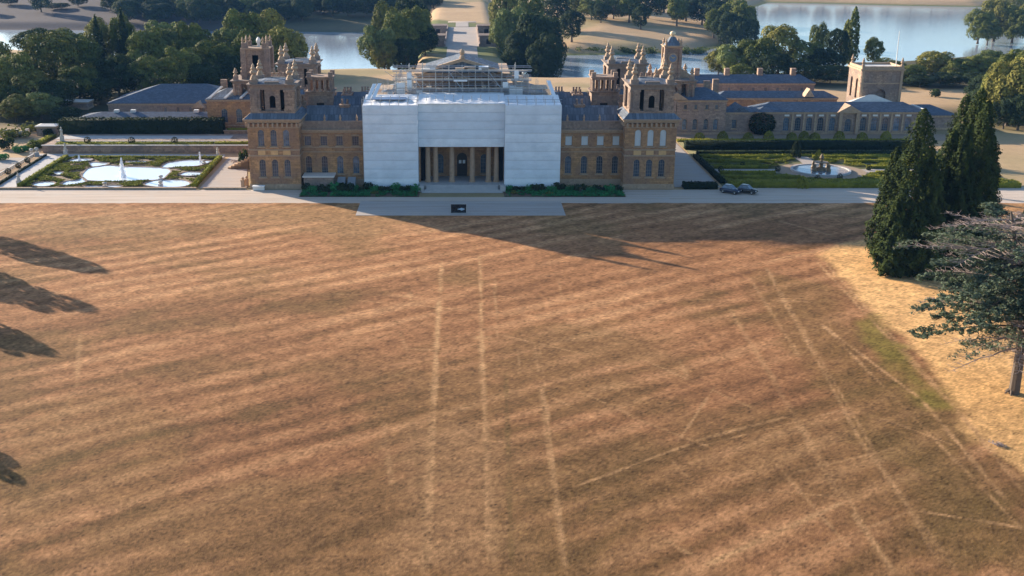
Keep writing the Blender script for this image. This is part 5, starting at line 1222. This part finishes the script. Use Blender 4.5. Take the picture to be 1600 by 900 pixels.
def crown_cone(name, mat, seed, n=5200, leaf=.06, rad=lambda t: (1-t)**.8, lump=.22, up=.5, ribs=7):
    """unit spire: foot z=0, top z=1, radius in units of its own width"""
    rs = np.random.default_rng(seed); t = rs.random(n*2); t = t[rs.random(n*2) < rad(t)/1.0+.05][:n]; n = len(t); a = rs.random(n)*2*math.pi
    lum = 1+lump*np.sin(a*ribs+6*t+seed)*np.sin(t*23+a*2)+lump*(vnoise(a*3.2+10, t*16, seed)-.5)*2
    r = rad(t)*lum*(.80+.25*rs.random(n)); P = np.c_[r*np.cos(a), r*np.sin(a), t]
    Nn = np.c_[np.cos(a), np.sin(a), np.full(n,up)]+rs.normal(0,.5,(n,3)); return P, Nn/np.linalg.norm(Nn,axis=1,keepdims=True), rs, leaf
def spire(name, mat, seed, w, h, n, leaf, **kw):
    P, Nn, rs, _ = crown_cone(name, mat, seed, n, **kw); P = P*np.array([w,w,h]); V, F = quads(P, Nn, leaf, rs, 1.5); return npmesh('crown', V, F, mat)

def tree(px, ytop, Y, rad, variant, label, group=None, name='broadleaf_tree', zb=None, spread=.95):
    """a tree standing at depth Y whose top is seen at (px, ytop)"""
    X, zt = gy(px, ytop, Y); z0 = hgt(X, Y) if zb is None else zb
    return tree_at(X, Y, z0, max(5, zt-z0), rad, variant, label, group, name, spread)
def tree_at(X, Y, z0, h, rad, variant, label, group=None, name='broadleaf_tree', spread=.95):
    t = thing(name, (X,Y,z0-.15), label, 'tree', group, random.random()*6.28)
    c = bpy.data.objects.new('crown', CROWNS[variant]); link(c, t)
    hz = h*spread; c.scale = (rad*1.15, rad*random.uniform(1.05,1.25), hz/2.0); c.location.z = h-hz*.5+.3
    k = bpy.data.objects.new('trunk', TRUNKS[variant % 3]); link(k, t); k.scale = (h*.55,h*.55,h*.72)
    return t
random.seed(5)
LEFT = [(18,80,118,8,0),(78,46,150,10,1),(40,105,112,7,1),(125,52,165,9,3),(150,30,190,8,4),(188,20,185,6,0),(222,40,170,9,3),(262,24,200,11,8),(300,30,190,9,3),(330,62,165,8,0),(352,38,205,9,8),(375,12,215,11,3),(412,16,225,10,4),(442,38,190,8,1),(395,45,175,8,0),(285,70,150,8,3),(240,85,140,8,0),(180,80,140,9,5),(120,100,128,8,3),(60,140,96,6.5,8),(20,150,92,6,4),(85,120,110,7,5),(150,118,128,7,2),(100,165,88,4.5,2),(0,125,105,8,0),(360,82,158,7,2),(320,95,145,7,5),(455,60,205,7,0),(-20,60,140,10,1),(-60,90,120,9,3),(62,40,225,11,2),(104,44,232,10,0)]
wh = ['at the left frame edge','tallest crown near the left corner','rounded olive crown low at the far left','beside the tall dark conifer shape','dark narrow crown between two rounder ones','dark pointed crown','dark broad crown in shade','large sunlit crown behind the slate roof','sunlit crown left of the pinnacled tower','shaded crown above the slate roof','pale olive crown behind the pinnacled tower','highest crown behind the pinnacled tower','sunlit crown right behind the pinnacled tower','crown just right of the pinnacled tower','crown directly behind the pinnacled tower','dark lower crown above the slate roof ridge','dark lower crown left of the slate ridge','wide dark crown above the pale shed','dark crown above the pale shed roof','front sunlit crown at the left garden end','front olive crown lowest at the left frame edge','dark crown behind the front left crowns','dark crown beside the pale shed','low dark crown by the end of the tall hedge','crown cut by the left frame edge','dark low crown beside the pinnacled tower','dark low crown above the right half of the slate roof','outermost crown by the lake, left of the water','crown outside the left frame edge','second crown outside the left frame edge','dark back crown hiding the lake near the left corner','back crown beside the left fir']
for (px,yt,Y,r,v), w_ in zip(LEFT, wh): tree(px,yt,Y,r,v,'tree of the left wood, '+w_,'trees of the left wood')
fir = spire('crown', LEAFD, 63, 4.2, 24, 3200, .62, rad=lambda t: (1-t)**.85*np.minimum(1,t*5+.4), lump=.35, up=.6)
for px,yt,Y,lb in ((188,16,178,'dark pointed fir standing above the left wood'),(148,26,182,'second dark fir of the left wood, left of the pointed one'),(500,-14,640,'fir on the wooded far shore')):
    X,zt = gy(px,yt,Y); z0 = hgt(X,Y); t = thing('fir_tree',(X,Y,z0-.1),lb,'tree','firs of the left wood'); c = bpy.data.objects.new('crown',fir); link(c,t); c.location.z = 1; c.scale.z = (zt-z0)/24
    k = bpy.data.objects.new('trunk',TRUNKS[1]); link(k,t); k.scale = (6,6,10)
# clumps flanking the avenue
CL = [(590,34,262,9,8,'front sunlit tree of the left avenue clump'),(622,14,275,10,0,'tall front tree of the left avenue clump'),(650,6,290,9,3,'tree on the avenue side of the left clump'),(605,4,310,9,4,'back tree of the left avenue clump'),(640,-14,340,10,2,'dark rear tree of the left avenue clump'),(664,40,285,6,2,'low dark tree at the avenue edge of the left clump'),(600,60,255,6,1,'low leafy tree at the waterside foot of the left clump'),(635,55,262,8,2,'low dark tree in the middle of the left clump'),
      (800,2,300,9,8,'sunlit tree at the avenue edge of the right clump'),(832,10,285,10,2,'big dark tree in the middle of the right clump'),(856,45,268,8,5,'dark low tree at the right foot of the right clump'),(780,26,320,6,0,'small sunlit tree nearest the bridge in the right clump'),(815,40,282,8,2,'dark tree before the right clump'),(860,20,310,8,2,'dark back tree on the right of the right clump'),(830,-16,350,10,3,'rear tree of the right clump'),(805,72,275,5.5,5,'small dark tree at the front of the right clump'),(845,78,262,5,2,'lowest dark tree of the right clump by the court edge'),
      (895,12,420,8,2,'dark tree on the hill edge right of the clump'),(790,-22,400,10,1,'far avenue tree at the right')]
for px,yt,Y,r,v,lb in CL: tree(px,yt,Y,r,v,'broadleaf '+lb,'tree clumps flanking the avenue')
# far hill trees on the right of the avenue
HT = [(925,-4,520,11),(960,-8,540,12),(985,-12,520,9),(1015,-20,560,12),(1060,-8,520,9),(1075,-22,560,12),(1100,-10,540,12),(1128,-6,500,11),(1148,-4,470,12),(1165,2,450,10),(1118,10,470,8),(1140,14,440,9),(1166,24,430,9),(940,2,505,7),(1003,6,480,6),(870,-10,470,10),(905,-18,540,11),(1040,-30,620,13),(960,-34,640,13),(900,-36,640,13),(1110,-34,620,13)]
HT.sort()
for k,(px,yt,Y,r) in enumerate(HT): tree(px,yt,Y,r,(2,5,0,3)[k%4],'dark tree along the top of the dry hill beyond the lake, '+ORD[k]+' from the left','trees on the dry hill')
# dark wood beyond the lake on the left
random.seed(21); nW = 0
for row,(Y,st) in enumerate(((575,26),(600,25),(635,27),(675,30),(720,34))):
    for px in np.arange(205-row*8, 700 if row else 470, st):
        if 683-row*2 < px < 770: continue
        p_ = px+random.uniform(-7,7); X,_ = gy(p_, 30, Y); r = random.uniform(8,12); h = random.uniform(13,20)
        tree_at(X, Y+random.uniform(-10,10), hgt(X,Y), h, r, random.choice((2,5,2,0)), 'dark tree of the wood on the far left shore of the lake', 'wood beyond the lake', spread=.95)
for k,(px,yt) in enumerate(((-30,0),(15,-8),(60,-20),(90,22),(120,-10),(170,-14),(210,10))):
    tree(px,yt,620+random.random()*60,random.uniform(6,10),2,'lone dark tree on the dull field at top left, '+ORD[k]+' from the left','trees on the dull field')
# right: trees between the house and the big lake
RT = [(1125,78,215,6,1,'sunlit tree left end of the lakeside group'),(1150,62,200,8,8,'sunlit olive tree of the lakeside group'),(1185,58,195,9,0,'big tree in front of the lakeside group'),(1222,36,215,9,1,'tallest round tree of the lakeside group'),(1262,62,205,8,3,'round tree right of the tallest in the lakeside group'),(1210,80,185,8,2,'dark tree at the foot of the lakeside group'),(1290,72,200,7,5,'dark tree beside the poplar'),(1255,95,180,7,2,'dark low tree behind the long range'),(1300,100,182,7,2,'dark low tree left of the square tower'),(1160,100,182,6,0,'low tree behind the clock tower'),(1312,40,225,5,2,'dark purple-green tree left of the poplar'),(1282,34,250,4,0,'small tree standing by the lake edge'),(1368,58,240,5,0,'small lone tree right of the poplar'),
      (1390,92,190,7,4,'sunlit bushy tree right of the square tower'),(1425,100,180,7,0,'bushy tree behind the flagpole'),(1462,78,200,8,1,'round sunlit tree by the lake right of the flagpole'),(1500,92,190,7,3,'bushy tree right of the round lakeside tree'),(1530,86,195,8,0,'tree left of the far right trees'),(1552,74,205,7,8,'pale tree near the right frame edge by the lake'),(1480,112,172,6,2,'dark low tree above the dry strip'),(1440,116,170,6,2,'dark low tree above the dry strip, left one'),(1530,112,170,7,2,'dark low tree above the dry strip, right one')]
for px,yt,Y,r,v,lb in RT: tree(px,yt,Y,r,v,'broadleaf '+lb,'trees between house and lake')
RG = [(1590,92,85,8,1,'front sunlit tree at the right frame edge'),(1565,112,92,7,0,'tree left of the front one at the right frame edge'),(1625,80,90,9,4,'tree cut by the right frame edge'),(1545,132,96,5,2,'dark tree behind the cypresses'),(1600,140,78,5,2,'dark low tree at the right frame edge'),(1575,150,80,4.5,5,'small dark tree in the right group'),(1600,70,130,9,3,'back tree of the right frame group'),(1545,112,120,6,2,'dark back tree of the right frame group')]
for px,yt,Y,r,v,lb in RG: tree(px,yt,Y,r,v,'broadleaf '+lb,'tree group at the right frame edge')
for k,(px,yt,Y,r) in enumerate(((1535,14,455,9),(1548,30,445,7),(1562,-2,470,11),(1580,-20,640,14),(1590,8,460,10),(1610,20,450,9),(1625,-6,480,11))):
    X,zt = gy(px,yt,Y); tree_at(X,Y,LZ+.5,max(8,zt-LZ),r,(0,3,1,4)[k%4],'willowy green tree on the lake island at top right, '+ORD[k]+' from the left','island trees')
for k,px in enumerate(np.arange(1185,1800,34)):
    X,zt = gy(px,-20+random.uniform(-5,5),930); tree_at(X,930+random.uniform(-8,8),hgt(X,930),random.uniform(14,22),random.uniform(10,16),(2,5)[k%2],'dark tree on the far shore of the big lake, '+ORD[k]+' from the left','trees on the far shore')
for k,px in enumerate(np.arange(880,1130,24)):   # clipped-looking reed bank bushes along the far shore
    x,y = gz(px+random.uniform(-4,4), 82.5, LZ+.5); place('waterside_bush', sh[2], (x,y+2,LZ+.2), (7,3,3.4), 'low green waterside bush under the dry hill, '+ORD[k]+' from the left', 'shrub', 'waterside bushes under the dry hill')
x,y = gz(1460,151); place('round_bush', sh[0], (x,y,hgt(x,y)), (2.6,2.6,2.4), 'single round bush on the dry strip right of the square tower', 'shrub')
# poplars by the lake
pop = spire('crown', LEAF, 61, 2.6, 24, 2200, .7, rad=lambda t: np.minimum(1, (1-t)*2.2)**.6*np.minimum(1,t*6+.25), lump=.2)
for px,yt,Y,lb in ((1338,10,235,'tall slim poplar beside the big lake'),(1326,30,240,'shorter poplar just left of the tall one')):
    X,zt = gy(px,yt,Y); z0 = hgt(X,Y); t = thing('poplar_tree',(X,Y,z0),lb,'tree','lakeside poplars'); c = bpy.data.objects.new('crown',pop); link(c,t); c.location.z = 1.2; c.scale.z = (zt-z0-1.2)/24
    k = bpy.data.objects.new('trunk',TRUNKS[0]); link(k,t); k.scale = (6,6,8)
# trees left of the frame that throw the long shadows on the lawn; the front one just shows
for k,(tx,ty,h,r,lb) in enumerate(((-61,-67,14.5,4.2,'spreading tree left of the frame throwing the topmost lawn shadow'),(-60,-86,13,4.5,'spreading tree left of the frame throwing the second lawn shadow'),(-57.5,-104.5,11.5,3.6,'spreading tree left of the frame throwing the third lawn shadow'),(-48.5,-139.5,7.5,2.4,'small tree left of the frame throwing the lowest lawn shadow'))):
    L = h/math.tan(SUN_EL)-r*.4; t = tree_at(tx-.776*L, ty+.631*L, 0, h, r, (6,7,6,7)[k], lb, 'trees left of the frame', spread=.9)

# ------------------------------------------------------------------ cypress group on the right
def cypress(px, py, ytop, w, seed, label, Y=None):
    X, Y0 = gz(px, py); Y = Y0 if Y is None else Y; h = gy(px, ytop, Y)[1]; X = gy(px, 300, Y)[0]
    t = thing('cypress_tree', (X,Y,0), label, 'tree', 'cypress group on the lawn edge')
    w *= 1.15; me_ = spire('crown', CONIF, seed, w, h, 13000, .36, rad=lambda t: (1-t)**.55*np.minimum(1,t*3+.68), lump=.46, up=.9)
    c = bpy.data.objects.new('crown', me_); link(c, t); c.location.z = .25
    k = bpy.data.objects.new('trunk', MB().tube((0,0,-.1),(0,0,h*.8),.42,.1,8).mesh('trunk')); k.data.materials.append(BARK); link(k, t)
cypress(1428,424,172,4.3,71,'tall front cypress of the clump, second from the left')
cypress(1394,404,232,2.6,72,'low cypress at the left edge of the clump')
cypress(1478,412,205,3.4,73,'pointed cypress in the middle of the clump')
cypress(1512,398,140,4.2,74,'tallest broad cypress at the back right of the clump', -52)
cypress(1524,412,160,3.2,75,'tall slim cypress at the right edge of the clump')
cypress(1490,385,150,3.8,76,'back cypress between the two tall ones', -48)
cypress(1447,420,232,2.6,79,'slim cypress just right of the tall front one')
cypress(1500,420,196,2.8,80,'slim cypress in front of the tallest one')
cypress(1541,398,215,2.2,81,'slim cypress at the far right of the clump')
cypress(1410,430,300,2.2,77,'short leaning cypress skirt at the front left of the clump')
cypress(1460,432,270,2.6,78,'short cypress at the front middle of the clump')
# ------------------------------------------------------------------ old cedar in the foreground right
def cedar():
    X, Y = gz(1580, 615); h = gy(1580, 322, Y)[1]; t = thing('cedar_tree', (X,Y,0), 'old half-dead cedar with layered branches at the right edge of the lawn', 'tree')
    rs = random.Random(3); m = MB(); lean = lambda z: Vector((.3-6.2*max(0,z/h-.28)**1.25, .4*z/h, z))
    zs = np.linspace(0, h*.97, 9)
    for a, b in zip(zs[:-1], zs[1:]): m.tube(lean(a), lean(b), .62*(1-a/h)**.7+.06, .62*(1-b/h)**.7+.06, 9)
    for k in range(6): a = k*1.05; m.tube((.35*math.cos(a),.35*math.sin(a),.5),(1.0*math.cos(a),1.0*math.sin(a),-.1),.2,.06,5)
    o = bpy.data.objects.new('trunk', m.mesh('trunk')); o.data.materials.append(BARK); link(o, t)
    nb = 82
    for k in range(nb):
        z = h*(.22+.72*(k/nb)); L = (4.0+6.4*math.sin(math.pi*min(1,(1.04-z/h)*1.1)))*rs.uniform(.75,1.15); az = k*2.4+rs.uniform(-.3,.3)
        L *= 1.3 if math.cos(az) < -.2 else 1.0; dead = (z < h*.36 and rs.random() < .85) or (z > h*.70 and rs.random() < .75) or rs.random() < .22
        d = Vector((math.cos(az), math.sin(az), 0)); p = lean(z); pts = [p]; n = 7; slope = rs.uniform(.0,.5) if z > h*.35 else rs.uniform(-.12,.12)
        for i in range(n): pts.append(p+d*(L*(i+1)/n)+Vector((rs.uniform(-.2,.2),rs.uniform(-.2,.2),slope*L*(i+1)/n-.20*L*((i+1)/n)**2)))
        b = MB(); r0 = .06+.10*(1-z/h)
        for i in range(n): b.tube(pts[i], pts[i+1], r0*(1-i/n)+.015, r0*(1-(i+1)/n)+.012, 5)
        LP = []; side = Vector((-d.y,d.x,0))
        for i in range(1, n+1):
            for q in range(6):
                s_ = 1 if q % 2 else -1; base = pts[i-1].lerp(pts[i], rs.random()); l2 = L*.30*(1.15-i/(n+1))*rs.uniform(.6,1.2)+.35
                e = base+(side*s_*rs.uniform(.5,1)+d*rs.uniform(.2,.9)).normalized()*l2+Vector((0,0,rs.uniform(-.12,.2)))
                b.tube(base, e, .026, .008, 3); LP.append((base,e))
                for w in range(3):
                    c0 = base.lerp(e, rs.uniform(.3,1)); c1 = c0+Vector((rs.uniform(-.5,.5),rs.uniform(-.5,.5),rs.uniform(-.12,.15))); b.tube(c0, c1, .015, .006, 3); LP.append((c0,c1))
        o = bpy.data.objects.new('branch', b.mesh('branch')); o.data.materials.append(DEADWOOD if dead else BARK); link(o, t)
        g = np.random.default_rng(k); P = []
        cnt = 3 if dead and rs.random() < .25 else (0 if dead else 14)
        for (p0,p1) in LP:
            for q in range(cnt): P.append(p0.lerp(p1, .2+.8*g.random())+Vector((g.normal(0,.13),g.normal(0,.13),g.normal(.05,.14))))
        if P:
            P = np.array([tuple(q) for q in P]); Nn = np.c_[g.normal(0,.45,(len(P),2)), np.ones(len(P))]; Nn /= np.linalg.norm(Nn,axis=1,keepdims=True)
            V, F = quads(P, Nn, .27, g, 1.4); f = bpy.data.objects.new('foliage', npmesh('foliage', V, F, CEDAR)); link(f, o)
    return X, Y
cX, cY = cedar()
dead = blob_mesh('dead_brush', DEADWOOD, 90, 260, .22)
for k,(px,py,s_,lb) in enumerate(((1560,697,.7,'grey clump of dead brush on the straw verge'),(1458,470,.8,'small dead clump on the straw left of the cedar'),(1490,448,1.6,'shaded scrub between cypresses and cedar'))):
    x,y = gz(px,py); place('dead_brush', dead if k < 2 else sh[0], (x,y,0), (s_,s_,s_*.6), lb, 'brush')

# ------------------------------------------------------------------ stone bridge and avenue beyond
BR = thing('stone_bridge', (0,380,LZ), 'grand stone bridge with corner pavilions carrying the avenue over the lake', 'bridge')
m = MB(); y0_, y1_ = 322, 440; ops = [(59,31,LZ-1,-2.0,True),(26,9,LZ-1,-5,True),(92,9,LZ-1,-5,True)]
m.wall((9,y0_),(0,1),(1,0),y1_-y0_,LZ-3,-.2,ops,9); m.wall((-9,y1_),(0,-1),(-1,0),y1_-y0_,LZ-3,-.2,ops,9); m.build('bridge_wall', STONE3, BR)
MB().box(-9.2,9.2,y0_,y1_,-.2,.05).build('deck', GRAVELG, BR)
for sx in (-1,1): MB().box(sx*8.9-.35,sx*8.9+.35,y0_,y1_,.05,1.3).build('parapet', STONE3, BR)
for sx in (-1,1):
    for yy in (340,402):
        p_ = MB(); cx = sx*14; p_.box(cx-5,cx+5,yy,yy+12,LZ-3,3.4); p_.box(cx-5.4,cx+5.4,yy-.4,yy+12.4,3.4,4.0); q = p_.build('pavilion', STONE3, BR)
        MB().box(cx-1.2,cx+1.2,yy-.05,yy-.01,-.5,2.0).build('doorway', DARK, q)
def strip(name, xa, xb, ya, yb, mat, dz):
    n = 60; V = []; 
    for y in np.linspace(ya,yb,n): 
        for x in np.linspace(xa,xb,4): V.append((x,y,hgt(x,y)+dz))
    i = np.arange(n*4).reshape(n,4); F = np.stack([i[:-1,:-1], i[:-1,1:], i[1:,1:], i[1:,:-1]], -1).reshape(-1,4)
    kind(link(bpy.data.objects.new(name, npmesh(name, np.array(V), F, mat))), 'structure')
strip('avenue_path', -4,4,440,470,GRAVELG,.12)
strip('cross_avenue_path', -26,26,466,473,GRAVEL,.14)
# ------------------------------------------------------------------ summer haze over the park
hz = MB().box(-4900,4900,-880,7900,-40,62).build('haze', plain('unused_haze_surface',(1,1,1))); kind(hz, 'stuff')
hm = bpy.data.materials.new('summer_haze'); hm.use_nodes = True; hn = hm.node_tree; hn.nodes.clear()
ho = hn.nodes.new('ShaderNodeOutputMaterial'); pv = hn.nodes.new('ShaderNodeVolumePrincipled')
pv.inputs['Color'].default_value = (.20,.48,1,1); pv.inputs['Density'].default_value = .00005; pv.inputs['Anisotropy'].default_value = 0
hn.links.new(pv.outputs[0], ho.inputs['Volume']); hz.data.materials.clear(); hz.data.materials.append(hm)
